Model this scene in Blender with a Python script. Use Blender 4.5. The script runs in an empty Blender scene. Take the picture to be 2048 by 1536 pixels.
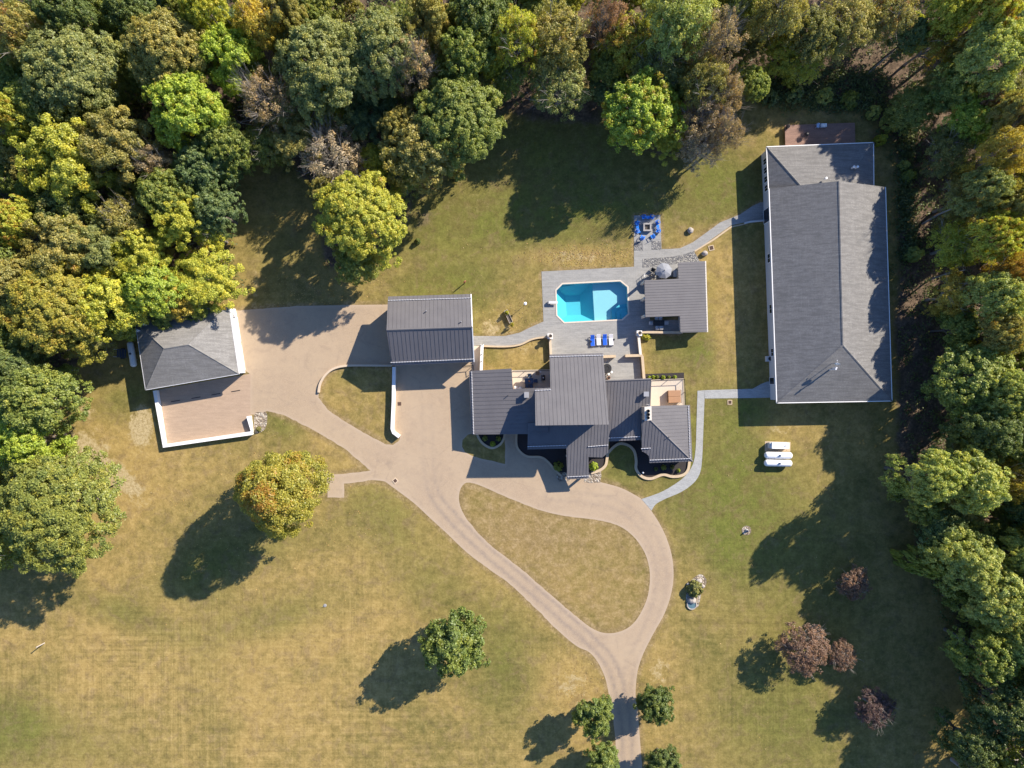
import bpy, bmesh, math, random
import numpy as np
from mathutils import Vector, Matrix
from mathutils.geometry import tessellate_polygon

C = bpy.context.scene.collection
sc = bpy.context.scene
R = math.radians

# ------------------------------------------------------------------ camera, sky, sun, exposure
S = 0.08          # metres on the ground per photograph pixel
H = 113.6         # flying height of the camera
cam = bpy.data.objects.new('camera', bpy.data.cameras.new('camera'))
C.objects.link(cam)
cam.location = (0, 0, H)
cam.rotation_euler = (0, 0, 0)
cam.data.sensor_width = 36
cam.data.lens = 24.96
cam.data.clip_end = 3000
sc.camera = cam

SUN_AZ, SUN_EL = 39.6, 32.5     # azimuth from +X (east) towards +Y (north)
w = bpy.data.worlds.new("World"); sc.world = w; w.use_nodes = True
nt = w.node_tree
sky = nt.nodes.new('ShaderNodeTexSky'); sky.sky_type = 'NISHITA'; sky.sun_disc = False
sky.sun_elevation = R(SUN_EL); sky.sun_rotation = R(90 - SUN_AZ)
sky.air_density = 1.0; sky.dust_density = 0.6; sky.ozone_density = 2.0
tone = nt.nodes.new('ShaderNodeMix'); tone.data_type = 'RGBA'; tone.blend_type = 'MULTIPLY'; tone.inputs[0].default_value = 1.0
tone.inputs[7].default_value = (0.74, 0.95, 1.28, 1)      # clear autumn sky, a little bluer
nt.links.new(sky.outputs[0], tone.inputs[6]); nt.links.new(tone.outputs[2], nt.nodes['Background'].inputs[0])
nt.nodes['Background'].inputs[1].default_value = 0.086
sl = bpy.data.lights.new('sun', 'SUN'); sl.energy = 5.0; sl.angle = R(0.53); sl.color = (1.0, 0.90, 0.76)
so = bpy.data.objects.new('sun', sl); C.objects.link(so)
sd = Vector((math.cos(R(SUN_EL))*math.cos(R(SUN_AZ)), math.cos(R(SUN_EL))*math.sin(R(SUN_AZ)), math.sin(R(SUN_EL))))
so.rotation_euler = sd.to_track_quat('Z', 'Y').to_euler(); so.location = (60, 50, 90)
sc.view_settings.view_transform = 'Standard'; sc.view_settings.look = 'None'
sc.view_settings.exposure = 0.90; sc.view_settings.gamma = 1.0
sc.render.engine = 'CYCLES'
cy = sc.cycles
cy.max_bounces = 7; cy.diffuse_bounces = 4; cy.glossy_bounces = 2; cy.transmission_bounces = 3; cy.transparent_max_bounces = 8
cy.caustics_reflective = False; cy.caustics_refractive = False
cy.use_denoising = True

# ------------------------------------------------------------------ helpers
def G(px, py, z=0.0):
    k = S*(1 - z/H)
    return Vector(((px-1024)*k, (768-py)*k, z))
def xy(px, py): return ((px-1024)*S, (768-py)*S)

def tag(o, label, cat, group=None):
    o['label'] = label; o['category'] = cat
    if group: o['group'] = group
    return o
def thing(name, label, cat, loc=(0, 0, 0), rz=0.0, group=None):
    o = bpy.data.objects.new(name, None); C.objects.link(o)
    o.empty_display_size = 0.2
    o.location = loc; o.rotation_euler = (0, 0, rz)
    return tag(o, label, cat, group)
def structure(o, kind='structure'):
    o['kind'] = kind; return o
def copy_tree(o, parent=None):
    c = o.copy(); C.objects.link(c)
    if parent is not None: c.parent = parent
    for ch in list(o.children): copy_tree(ch, c)
    return c

class MB:
    """collects simple shapes; build() links them as one mesh object"""
    def __init__(s): s.v = []; s.f = []
    def add(s, vs, fs):
        n = len(s.v); s.v += [tuple(v) for v in vs]; s.f += [tuple(i+n for i in f) for f in fs]; return s
    def box(s, c, size, rz=0.0, rx=0.0, ry=0.0):
        m = Matrix.Translation(c) @ Matrix.Rotation(rz, 4, 'Z') @ Matrix.Rotation(ry, 4, 'Y') @ Matrix.Rotation(rx, 4, 'X')
        a, b, d = (x/2 for x in size)
        vs = [m @ Vector((x, y, z)) for x in (-a, a) for y in (-b, b) for z in (-d, d)]
        return s.add(vs, [(0,1,3,2),(4,6,7,5),(0,4,5,1),(2,3,7,6),(0,2,6,4),(1,5,7,3)])
    def prism(s, poly, z0, z1, bottom=False):
        """poly: list of (x, y); z1 may be a list"""
        n = len(poly)
        if area(poly) < 0: 
            poly = poly[::-1]
            if isinstance(z1, (list, tuple)): z1 = z1[::-1]
        zt = z1 if isinstance(z1, (list, tuple)) else [z1]*n
        vs = [(p[0], p[1], z0) for p in poly] + [(p[0], p[1], zt[i]) for i, p in enumerate(poly)]
        fs = [(i, (i+1) % n, n+(i+1) % n, n+i) for i in range(n)]
        tri = tessellate_polygon([[Vector((p[0], p[1], 0)) for p in poly]])
        fs += [tuple(n+i for i in up(t, poly)) for t in tri]
        if bottom: fs += [tuple(up(t, poly)[::-1]) for t in tri]
        return s.add(vs, fs)
    def tube(s, p0, p1, r0, r1, n=8, caps=True):
        p0 = Vector(p0); p1 = Vector(p1); d = p1-p0
        if d.length < 1e-6: return s
        q = d.to_track_quat('Z', 'Y')
        vs = []
        for p, r in ((p0, r0), (p1, r1)):
            for i in range(n):
                a = 2*math.pi*i/n
                vs.append(p + q @ Vector((r*math.cos(a), r*math.sin(a), 0)))
        fs = [(i, (i+1) % n, n+(i+1) % n, n+i) for i in range(n)]
        if caps: fs += [tuple(range(n))[::-1], tuple(range(n, 2*n))]
        return s.add(vs, fs)
    def lathe(s, prof, n=16, at=(0, 0, 0), m=None):
        """prof: list of (r, z)"""
        vs = []; fs = []; k = len(prof); at = Vector(at)
        for i in range(n):
            a = 2*math.pi*i/n
            for r, z in prof:
                p = Vector((r*math.cos(a), r*math.sin(a), z))
                if m: p = m @ p
                vs.append(p+at)
        for i in range(n):
            j = (i+1) % n
            for t in range(k-1):
                fs.append((i*k+t, j*k+t, j*k+t+1, i*k+t+1))
        return s.add(vs, fs)
    def ball(s, c, r, n=12, m=8, jit=0.0, seed=0, zmin=-1.0):
        rng = random.Random(seed); c = Vector(c); vs = []; fs = []
        if not isinstance(r, (tuple, list)): r = (r, r, r)
        for j in range(m+1):
            ph = -math.pi/2 + math.pi*j/m
            for i in range(n):
                a = 2*math.pi*i/n; q = 1+jit*rng.uniform(-1, 1)
                z = max(zmin, math.sin(ph))
                vs.append(c+Vector((r[0]*math.cos(ph)*math.cos(a)*q, r[1]*math.cos(ph)*math.sin(a)*q, r[2]*z*q)))
        for j in range(m):
            for i in range(n):
                k = (i+1) % n
                fs.append((j*n+i, j*n+k, (j+1)*n+k, (j+1)*n+i))
        return s.add(vs, fs)
    def build(s, name, mat, parent=None, origin=None, smooth=False, bevel=0.0, local=False):
        """verts are in world metres; with a parent they are shifted to the parent's place (unless local)"""
        o0 = Vector((0, 0, 0))
        if parent is not None and not local:
            p = parent
            while p is not None: o0 += Vector(p.location); p = p.parent
        elif origin is not None: o0 = Vector(origin)
        me = bpy.data.meshes.new(name)
        me.from_pydata([(v[0]-o0.x, v[1]-o0.y, v[2]-o0.z) for v in s.v], [], s.f)
        me.update()
        o = bpy.data.objects.new(name, me); C.objects.link(o)
        if parent is not None: o.parent = parent
        elif origin is not None: o.location = origin
        if mat is not None: me.materials.append(mat)
        if smooth: me.polygons.foreach_set('use_smooth', [True]*len(me.polygons))
        if bevel:
            b = o.modifiers.new('bevel', 'BEVEL'); b.width = bevel; b.segments = 2; b.limit_method = 'ANGLE'
        return o

def area(p):
    return 0.5*sum(p[i][0]*p[(i+1) % len(p)][1]-p[(i+1) % len(p)][0]*p[i][1] for i in range(len(p)))
def up(t, poly):
    a, b, c = (poly[i] for i in t)
    return tuple(t) if (b[0]-a[0])*(c[1]-a[1])-(c[0]-a[0])*(b[1]-a[1]) > 0 else tuple(t)[::-1]
def flat(name, outer, holes, z, mat):
    """flat sheet with holes (px outlines)"""
    loops = [[xy(*p) for p in outer]] + [[xy(*p) for p in h] for h in holes]
    allp = [p for l in loops for p in l]
    tri = tessellate_polygon([[Vector((p[0], p[1], 0)) for p in l] for l in loops])
    m = MB(); m.add([(p[0], p[1], z) for p in allp], [up(t, allp) for t in tri])
    return m.build(name, mat)
def smooth_loop(pts, n=6, closed=True):
    out = []; k = len(pts)
    rng = range(k) if closed else range(k-1)
    for i in rng:
        if closed: p0, p1, p2, p3 = (pts[(i+d) % k] for d in (-1, 0, 1, 2))
        else: p0, p1, p2, p3 = pts[max(i-1, 0)], pts[i], pts[i+1], pts[min(i+2, k-1)]
        for j in range(n):
            t = j/n
            out.append(tuple(0.5*(2*p1[a]+(p2[a]-p0[a])*t+(2*p0[a]-5*p1[a]+4*p2[a]-p3[a])*t*t+(3*p1[a]-p0[a]-3*p2[a]+p3[a])*t**3) for a in (0, 1)))
    if not closed: out.append(tuple(pts[-1]))
    return out
def inset(poly, d):
    """offset a simple polygon of (x, y) inwards by d"""
    p = poly if area(poly) > 0 else poly[::-1]
    n = len(p); out = []
    for i in range(n):
        a, b, c = Vector(p[i-1][:2]), Vector(p[i][:2]), Vector(p[(i+1) % n][:2])
        e1 = (b-a).normalized(); e2 = (c-b).normalized()
        n1 = Vector((-e1.y, e1.x)); n2 = Vector((-e2.y, e2.x))
        m = n1+n2; q = m.dot(n1)
        out.append(tuple(b+m*(d/max(q, 0.2))))
    return out
def ribbon(path, wd, z0, z1, m=None, closed=False):
    """wall of width wd along a list of (x, y)"""
    m = m or MB(); n = len(path); L = []; Rr = []
    for i in range(n):
        if closed: a, b = Vector(path[i-1]), Vector(path[(i+1) % n])
        else: a, b = Vector(path[max(i-1, 0)]), Vector(path[min(i+1, n-1)])
        d = (b-a).normalized(); q = Vector((-d.y, d.x))*wd/2; p = Vector(path[i])
        L.append(p+q); Rr.append(p-q)
    vs = []; fs = []
    for i in range(n):
        for p, z in ((L[i], z0), (L[i], z1), (Rr[i], z1), (Rr[i], z0)): vs.append((p.x, p.y, z))
    for i in range(n if closed else n-1):
        a = 4*i; b = 4*((i+1) % n)
        fs += [(a, a+1, b+1, b), (a+1, a+2, b+2, b+1), (a+2, a+3, b+3, b+2)]
    if not closed: fs += [(0, 3, 2, 1), (4*n-4, 4*n-3, 4*n-2, 4*n-1)]
    return m.add(vs, fs)
def pip(X, Y, poly):
    inside = np.zeros(np.shape(X), bool); n = len(poly)
    for i in range(n):
        x0, y0 = poly[i]; x1, y1 = poly[(i+1) % n]
        if y0 == y1: continue
        c = ((Y < y0) != (Y < y1)) & (X < (x1-x0)*(Y-y0)/(y1-y0)+x0)
        inside ^= c
    return inside
def seg_dist(X, Y, path):
    d = np.full(np.shape(X), 1e9)
    for (x0, y0), (x1, y1) in zip(path[:-1], path[1:]):
        dx, dy = x1-x0, y1-y0
        t = np.clip(((X-x0)*dx+(Y-y0)*dy)/max(dx*dx+dy*dy, 1e-9), 0, 1)
        d = np.minimum(d, np.hypot(X-x0-t*dx, Y-y0-t*dy))
    return d

# ------------------------------------------------------------------ materials
class NT:
    def __init__(s, name):
        s.m = bpy.data.materials.new(name); s.m.use_nodes = True; s.t = s.m.node_tree
        s.b = s.t.nodes['Principled BSDF']; s.out = s.t.nodes['Material Output']
        s.tc = s.t.nodes.new('ShaderNodeTexCoord')
    def n(s, typ, **kw):
        x = s.t.nodes.new(typ)
        for k, v in kw.items():
            if k.startswith('_'): setattr(x, k[1:], v)
            else: x.inputs[k.replace('__', ' ')].default_value = v
        return x
    def l(s, a, b): s.t.links.new(a, b)
    def mapped(s, sc_, rot=(0, 0, 0), coord='Object'):
        mp = s.n('ShaderNodeMapping'); mp.inputs['Scale'].default_value = sc_; mp.inputs['Rotation'].default_value = rot
        s.l(s.tc.outputs[coord], mp.inputs[0]); return mp.outputs[0]
    def noise(s, scale, detail=4, rough=0.6, vec=None, dist=0.0):
        x = s.n('ShaderNodeTexNoise', Scale=scale, Detail=detail, Roughness=rough, Distortion=dist)
        s.l(vec if vec is not None else s.tc.outputs['Object'], x.inputs['Vector']); return x.outputs['Fac']
    def ramp(s, fac, stops, interp='LINEAR'):
        x = s.n('ShaderNodeValToRGB'); x.color_ramp.interpolation = interp
        e = x.color_ramp.elements
        while len(e) < len(stops): e.new(0.5)
        for i, (p, c) in enumerate(stops):
            e[i].position = p; e[i].color = (*c, 1) if len(c) == 3 else c
        s.l(fac, x.inputs[0]); return x.outputs[0]
    def mix(s, fac, a, b, mode='MIX'):
        x = s.t.nodes.new('ShaderNodeMix'); x.data_type = 'RGBA'; x.blend_type = mode
        for v, i in ((fac, 0), (a, 6), (b, 7)):
            if isinstance(v, (int, float)): x.inputs[i].default_value = v
            elif isinstance(v, (tuple, list)): x.inputs[i].default_value = (*v, 1) if len(v) == 3 else v
            else: s.l(v, x.inputs[i])
        return x.outputs[2]
    def math(s, op, a, b=None, clamp=False):
        x = s.t.nodes.new('ShaderNodeMath'); x.operation = op; x.use_clamp = clamp
        for v, i in ((a, 0), (b, 1)):
            if v is None: continue
            if isinstance(v, (int, float)): x.inputs[i].default_value = v
            else: s.l(v, x.inputs[i])
        return x.outputs[0]
    def maprange(s, v, a, b, c=0.0, d=1.0):
        x = s.n('ShaderNodeMapRange'); s.l(v, x.inputs[0])
        for i, q in enumerate((a, b, c, d)): x.inputs[i+1].default_value = q
        return x.outputs[0]
    def attr(s, name, out='Color'):
        x = s.t.nodes.new('ShaderNodeAttribute'); x.attribute_name = name; return x.outputs[out]
    def sep(s, c):
        x = s.t.nodes.new('ShaderNodeSeparateColor'); s.l(c, x.inputs[0]); return x.outputs
    def base(s, c):
        if isinstance(c, (tuple, list)): s.b.inputs['Base Color'].default_value = (*c, 1)
        else: s.l(c, s.b.inputs['Base Color'])
        return s
    def set(s, **kw):
        for k, v in kw.items(): s.b.inputs[k.replace('__', ' ')].default_value = v
        return s
    def bump(s, h, strength=0.4, dist=0.02):
        x = s.n('ShaderNodeBump', Strength=strength, Distance=dist); s.l(h, x.inputs['Height']); s.l(x.outputs[0], s.b.inputs['Normal']); return s

def plain(name, col, rough=0.6, var=0.18, scale=3.0, metal=0.0, spec=0.4):
    t = NT(name)
    f = t.noise(scale, 5, 0.65)
    t.base(t.mix(f, tuple(c*(1-var) for c in col), tuple(min(1, c*(1+var)) for c in col)))
    t.set(Roughness=rough, Metallic=metal); t.b.inputs['Specular IOR Level'].default_value = spec
    return t.m

def m_ground():
    t = NT('lawn_and_soil')
    sp = t.sep(t.attr('cover'))          # R dry, G lush, B leaf litter
    mow = t.attr('mow', 'Fac'); straw = t.attr('straw', 'Fac')
    c_ = lambda v, amt: t.math('MULTIPLY', t.math('SUBTRACT', v, 0.5), amt)
    n0 = t.noise(0.035, 5, 0.6, dist=0.6); n1 = t.noise(0.16, 7, 0.66, dist=0.5); n2 = t.noise(0.75, 8, 0.72); n3 = t.noise(2.6, 6, 0.8)
    sx = t.noise(1.0, 6, 0.72, t.mapped((2.6, 0.07, 1), (0, 0, R(2)))); sy = t.noise(1.0, 6, 0.72, t.mapped((0.05, 2.0, 1), (0, 0, R(-7))))
    m1 = t.maprange(t.noise(0.05, 3, 0.5), 0.35, 0.65); m2 = t.maprange(t.noise(0.045, 3, 0.5, t.mapped((1, 1, 1), (0.5, 0.3, 1.0))), 0.35, 0.65)
    streak = t.math('MULTIPLY', t.math('ADD', t.math('MULTIPLY', c_(sx, 1.5), m1), t.math('MULTIPLY', c_(sy, 1.7), m2)), mow)
    fine = t.math('ADD', t.math('ADD', t.math('MULTIPLY', n3, 0.50), t.math('MULTIPLY', n2, 0.5)), t.math('MULTIPLY', streak, 0.24))
    d = t.math('ADD', sp[0], t.math('ADD', c_(n0, 1.3), t.math('ADD', c_(n1, 1.2), t.math('ADD', c_(n2, 0.95), t.math('MULTIPLY', streak, 0.40)))))
    d = t.math('SUBTRACT', d, t.math('MULTIPLY', sp[1], 0.95))
    green = t.ramp(fine, [(0.34, (0.088, 0.078, 0.024)), (0.5, (0.150, 0.132, 0.040)), (0.64, (0.215, 0.186, 0.066))])
    tan = t.ramp(fine, [(0.34, (0.228, 0.158, 0.055)), (0.5, (0.335, 0.237, 0.083)), (0.64, (0.435, 0.315, 0.123))])
    dd = t.maprange(d, 0.12, 0.85)
    col = t.mix(dd, green, tan)
    lush = t.ramp(fine, [(0.34, (0.074, 0.086, 0.018)), (0.64, (0.185, 0.192, 0.044))])
    col = t.mix(t.math('MULTIPLY', t.math('MULTIPLY', sp[1], 1.7), t.maprange(t.math('ADD', n1, c_(n2, .6)), 0.36, 0.62), True), col, lush)
    # brown thatch patches
    th = t.maprange(t.math('ADD', t.noise(0.42, 7, 0.7, dist=0.8), t.math('MULTIPLY', sp[0], 0.10)), 0.56, 0.74)
    col = t.mix(t.math('MULTIPLY', th, 0.55), col, t.ramp(fine, [(0.36, (0.115, 0.078, 0.038)), (0.62, (0.265, 0.190, 0.105))]))
    vg = t.attr('verge', 'Fac'); vf = t.maprange(t.math('ADD', vg, t.math('ADD', c_(n2, 1.6), c_(n1, 0.8))), 0.30, 0.95)
    col = t.mix(t.math('MULTIPLY', t.math('MULTIPLY', vf, t.maprange(vg, 0.05, 0.4)), 0.75), col, t.ramp(fine, [(0.36, (0.095, 0.070, 0.030)), (0.5, (0.225, 0.162, 0.080)), (0.62, (0.385, 0.285, 0.160))]))
    strawc = t.ramp(n3, [(0.3, (0.26, 0.20, 0.10)), (0.7, (0.52, 0.42, 0.24))])
    sf = t.maprange(t.math('ADD', straw, t.math('ADD', c_(n2, 1.5), c_(n1, 0.8))), 0.28, 0.52)
    sf = t.math('MULTIPLY', sf, t.maprange(straw, 0.02, 0.25))
    col = t.mix(t.math('MULTIPLY', sf, t.maprange(n3, 0.28, 0.52)), col, strawc)
    # scattered pale dead tufts
    tuft = t.maprange(t.noise(1.9, 5, 0.8), 0.585, 0.66)
    col = t.mix(t.math('MULTIPLY', tuft, t.math('MULTIPLY', t.math('SUBTRACT', 1.0, t.math('MULTIPLY', mow, .8)), 0.40)), col, (0.36, 0.27, 0.15))
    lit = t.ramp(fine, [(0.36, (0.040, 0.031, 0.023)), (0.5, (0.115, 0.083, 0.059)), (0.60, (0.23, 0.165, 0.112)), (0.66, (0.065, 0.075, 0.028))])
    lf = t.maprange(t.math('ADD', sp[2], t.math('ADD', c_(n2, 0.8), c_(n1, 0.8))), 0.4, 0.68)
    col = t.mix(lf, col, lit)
    t.base(col).set(Roughness=0.95); t.b.inputs['Specular IOR Level'].default_value = 0.1
    t.bump(fine, 0.8, 0.10)
    return t.m

def m_drive():
    t = NT('exposed_aggregate')
    tr = t.attr('track', 'Fac'); ed = t.attr('edge', 'Fac')
    n1 = t.noise(0.15, 5, 0.6); n2 = t.noise(1.2, 6, 0.7); n3 = t.noise(14, 3, 0.8)
    a = t.ramp(n3, [(0.34, (0.275, 0.198, 0.128)), (0.5, (0.375, 0.281, 0.190)), (0.66, (0.485, 0.380, 0.272))])
    b = t.mix(t.math('MULTIPLY', t.maprange(n1, 0.38, 0.62), 0.8), a, (0.415, 0.317, 0.215))
    n5 = t.noise(0.45, 7, 0.72, dist=1.0); b = t.mix(t.math('MULTIPLY', t.maprange(n5, 0.52, 0.70), 0.45), b, (0.27, 0.205, 0.15))
    cr = t.n('ShaderNodeTexVoronoi', Scale=0.16, _feature='DISTANCE_TO_EDGE'); t.l(t.tc.outputs['Object'], cr.inputs['Vector'])
    b = t.mix(t.math('MULTIPLY', t.math('MULTIPLY', t.maprange(cr.outputs['Distance'], 0.0, 0.012, 1.0, 0.0), t.maprange(n2, 0.42, 0.6)), 0.35), b, (0.22, 0.17, 0.13))
    b = t.mix(t.math('MULTIPLY', t.maprange(n2, 0.45, 0.75), 0.35), b, (0.265, 0.205, 0.152))
    b = t.mix(t.math('MULTIPLY', t.math('MULTIPLY', tr, t.maprange(n2, 0.2, 0.6)), 0.75), b, (0.225, 0.180, 0.150))
    b = t.mix(t.math('MULTIPLY', ed, 0.7), b, (0.43, 0.335, 0.245))
    t.base(b).set(Roughness=0.9); t.bump(n3, 0.35, 0.02)
    return t.m

def m_pavers(name, light, dark, joint, scale, rot=0.0, ratio=0.5, w_=0.5, warm=None):
    t = NT(name)
    br = t.n('ShaderNodeTexBrick', Scale=scale); br.inputs['Mortar Size'].default_value = 0.018
    br.inputs['Brick Width'].default_value = w_; br.inputs['Row Height'].default_value = w_*ratio
    br.inputs['Color1'].default_value = (*light, 1); br.inputs['Color2'].default_value = (*dark, 1); br.inputs['Mortar'].default_value = (*joint, 1)
    t.l(t.mapped((1, 1, 1), (0, 0, rot)), br.inputs['Vector'])
    n = t.noise(1.0, 5, 0.7, t.mapped((0.5, 2.2, 1), (0, 0, rot))); n2 = t.noise(6, 4, 0.7)
    c = t.mix(t.maprange(n, 0.3, 0.75), br.outputs['Color'], tuple(min(1, x*1.25) for x in light), 'MIX')
    c = t.mix(t.math('MULTIPLY', t.maprange(n2, 0.4, 0.75), 0.45), c, tuple(x*0.72 for x in dark))
    t.base(c).set(Roughness=0.85); t.bump(n2, 0.25, 0.01)
    return t.m

def m_gravel(name, cols, scale=5.0):
    t = NT(name)
    v = t.n('ShaderNodeTexVoronoi', Scale=scale); t.l(t.tc.outputs['Object'], v.inputs['Vector'])
    sp = t.sep(v.outputs['Color'])
    c = t.ramp(sp[0], [(i/(len(cols)-1), q) for i, q in enumerate(cols)])
    e = t.maprange(v.outputs['Distance'], 0.30, 0.62, 1.0, 0.25)
    cb = t.t.nodes.new('ShaderNodeCombineColor'); [t.l(e, cb.inputs[i]) for i in range(3)]
    t.base(t.mix(0.6, c, cb.outputs[0], 'MULTIPLY')).set(Roughness=0.9)
    t.bump(t.maprange(v.outputs['Distance'], 0, 0.6, 1, 0), 1.0, 0.08)
    return t.m

def m_metal_roof():
    t = NT('painted_standing_seam')
    n = t.noise(0.5, 5, 0.6); n2 = t.noise(5.0, 4, 0.7)
    c = t.mix(t.maprange(n, 0.3, 0.7), (0.124, 0.118, 0.123), (0.146, 0.139, 0.143))
    c = t.mix(t.math('MULTIPLY', t.maprange(n2, 0.5, 0.8), 0.25), c, (0.102, 0.099, 0.105))
    t.base(c).set(Roughness=0.48); t.b.inputs['Specular IOR Level'].default_value = 0.35
    return t.m

def m_shingle(name, a, b):
    t = NT(name)
    n1 = t.noise(4.5, 6, 0.9); n2 = t.noise(0.35, 5, 0.6); n3 = t.noise(1.0, 5, 0.7, t.mapped((0.35, 3.2, 1.0))); n4 = t.noise(1.0, 5, 0.7, t.mapped((3.0, 0.25, 1.0)))
    c = t.ramp(n1, [(0.28, tuple(x*0.62 for x in a)), (0.5, a), (0.74, b)])
    c = t.mix(t.math('MULTIPLY', t.maprange(n3, 0.42, 0.60), 0.85), c, tuple(x*0.70 for x in a))
    c = t.mix(t.math('MULTIPLY', t.maprange(n4, 0.52, 0.72), 0.22), c, tuple(x*0.98 for x in b))
    c = t.mix(t.math('MULTIPLY', t.maprange(n2, 0.4, 0.7), 0.3), c, tuple(x*0.8 for x in a))
    t.base(c).set(Roughness=0.92); t.b.inputs['Specular IOR Level'].default_value = 0.2
    t.bump(n1, 0.5, 0.02)
    return t.m

def m_leaf(name='leaves'):
    t = NT(name)
    oi = t.t.nodes.new('ShaderNodeObjectInfo')
    tint = t.attr('tint', 'Fac'); cl = t.attr('clump', 'Fac')
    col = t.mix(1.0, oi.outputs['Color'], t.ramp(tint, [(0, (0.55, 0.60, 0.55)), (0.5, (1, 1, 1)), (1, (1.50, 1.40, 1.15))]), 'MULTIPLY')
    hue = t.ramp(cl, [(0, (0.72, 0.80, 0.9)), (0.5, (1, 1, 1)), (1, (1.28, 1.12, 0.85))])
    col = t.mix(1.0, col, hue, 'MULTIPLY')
    am = t.math('SUBTRACT', t.math('ADD', t.math('MULTIPLY', cl, 0.75), t.math('MULTIPLY', tint, 0.45)), t.math('SUBTRACT', 1.20, oi.outputs['Alpha']))
    acc = t.ramp(oi.outputs['Random'], [(0, (0.36, 0.285, 0.028)), (0.4, (0.38, 0.25, 0.030)), (0.8, (0.40, 0.205, 0.032)), (1, (0.36, 0.16, 0.036))])
    col = t.mix(t.maprange(am, 0.0, 0.2), col, acc)
    t.t.nodes.remove(t.b)
    d = t.n('ShaderNodeBsdfDiffuse'); tr = t.n('ShaderNodeBsdfTranslucent'); g = t.n('ShaderNodeBsdfGlossy', Roughness=0.5)
    t.l(col, d.inputs[0])
    t.l(t.mix(1.0, col, (1.1, 1.15, 0.6), 'MULTIPLY'), tr.inputs[0])
    g.inputs[0].default_value = (1, 1, 1, 1)
    m1 = t.n('ShaderNodeMixShader'); m1.inputs[0].default_value = 0.42; t.l(d.outputs[0], m1.inputs[1]); t.l(tr.outputs[0], m1.inputs[2])
    m2 = t.n('ShaderNodeMixShader'); m2.inputs[0].default_value = 0.025; t.l(m1.outputs[0], m2.inputs[1]); t.l(g.outputs[0], m2.inputs[2])
    t.l(m2.outputs[0], t.out.inputs[0])
    return t.m

def m_water():
    t = NT('pool_water'); t.t.nodes.remove(t.b)
    n = t.noise(1.6, 3, 0.6)
    bp = t.n('ShaderNodeBump', Strength=0.12, Distance=0.03); t.l(n, bp.inputs['Height'])
    tr = t.n('ShaderNodeBsdfTransparent'); tr.inputs[0].default_value = (0.80, 0.97, 1.0, 1)
    g = t.n('ShaderNodeBsdfGlossy', Roughness=0.03); t.l(bp.outputs[0], g.inputs['Normal'])
    lw = t.t.nodes.new('ShaderNodeLayerWeight'); lw.inputs[0].default_value = 0.5
    fr = t.math('ADD', t.math('MULTIPLY', t.math('POWER', lw.outputs['Facing'], 4.0), 0.6), 0.025)
    mx = t.n('ShaderNodeMixShader'); t.l(fr, mx.inputs[0]); t.l(tr.outputs[0], mx.inputs[1]); t.l(g.outputs[0], mx.inputs[2])
    t.l(mx.outputs[0], t.out.inputs[0]); return t.m

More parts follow.
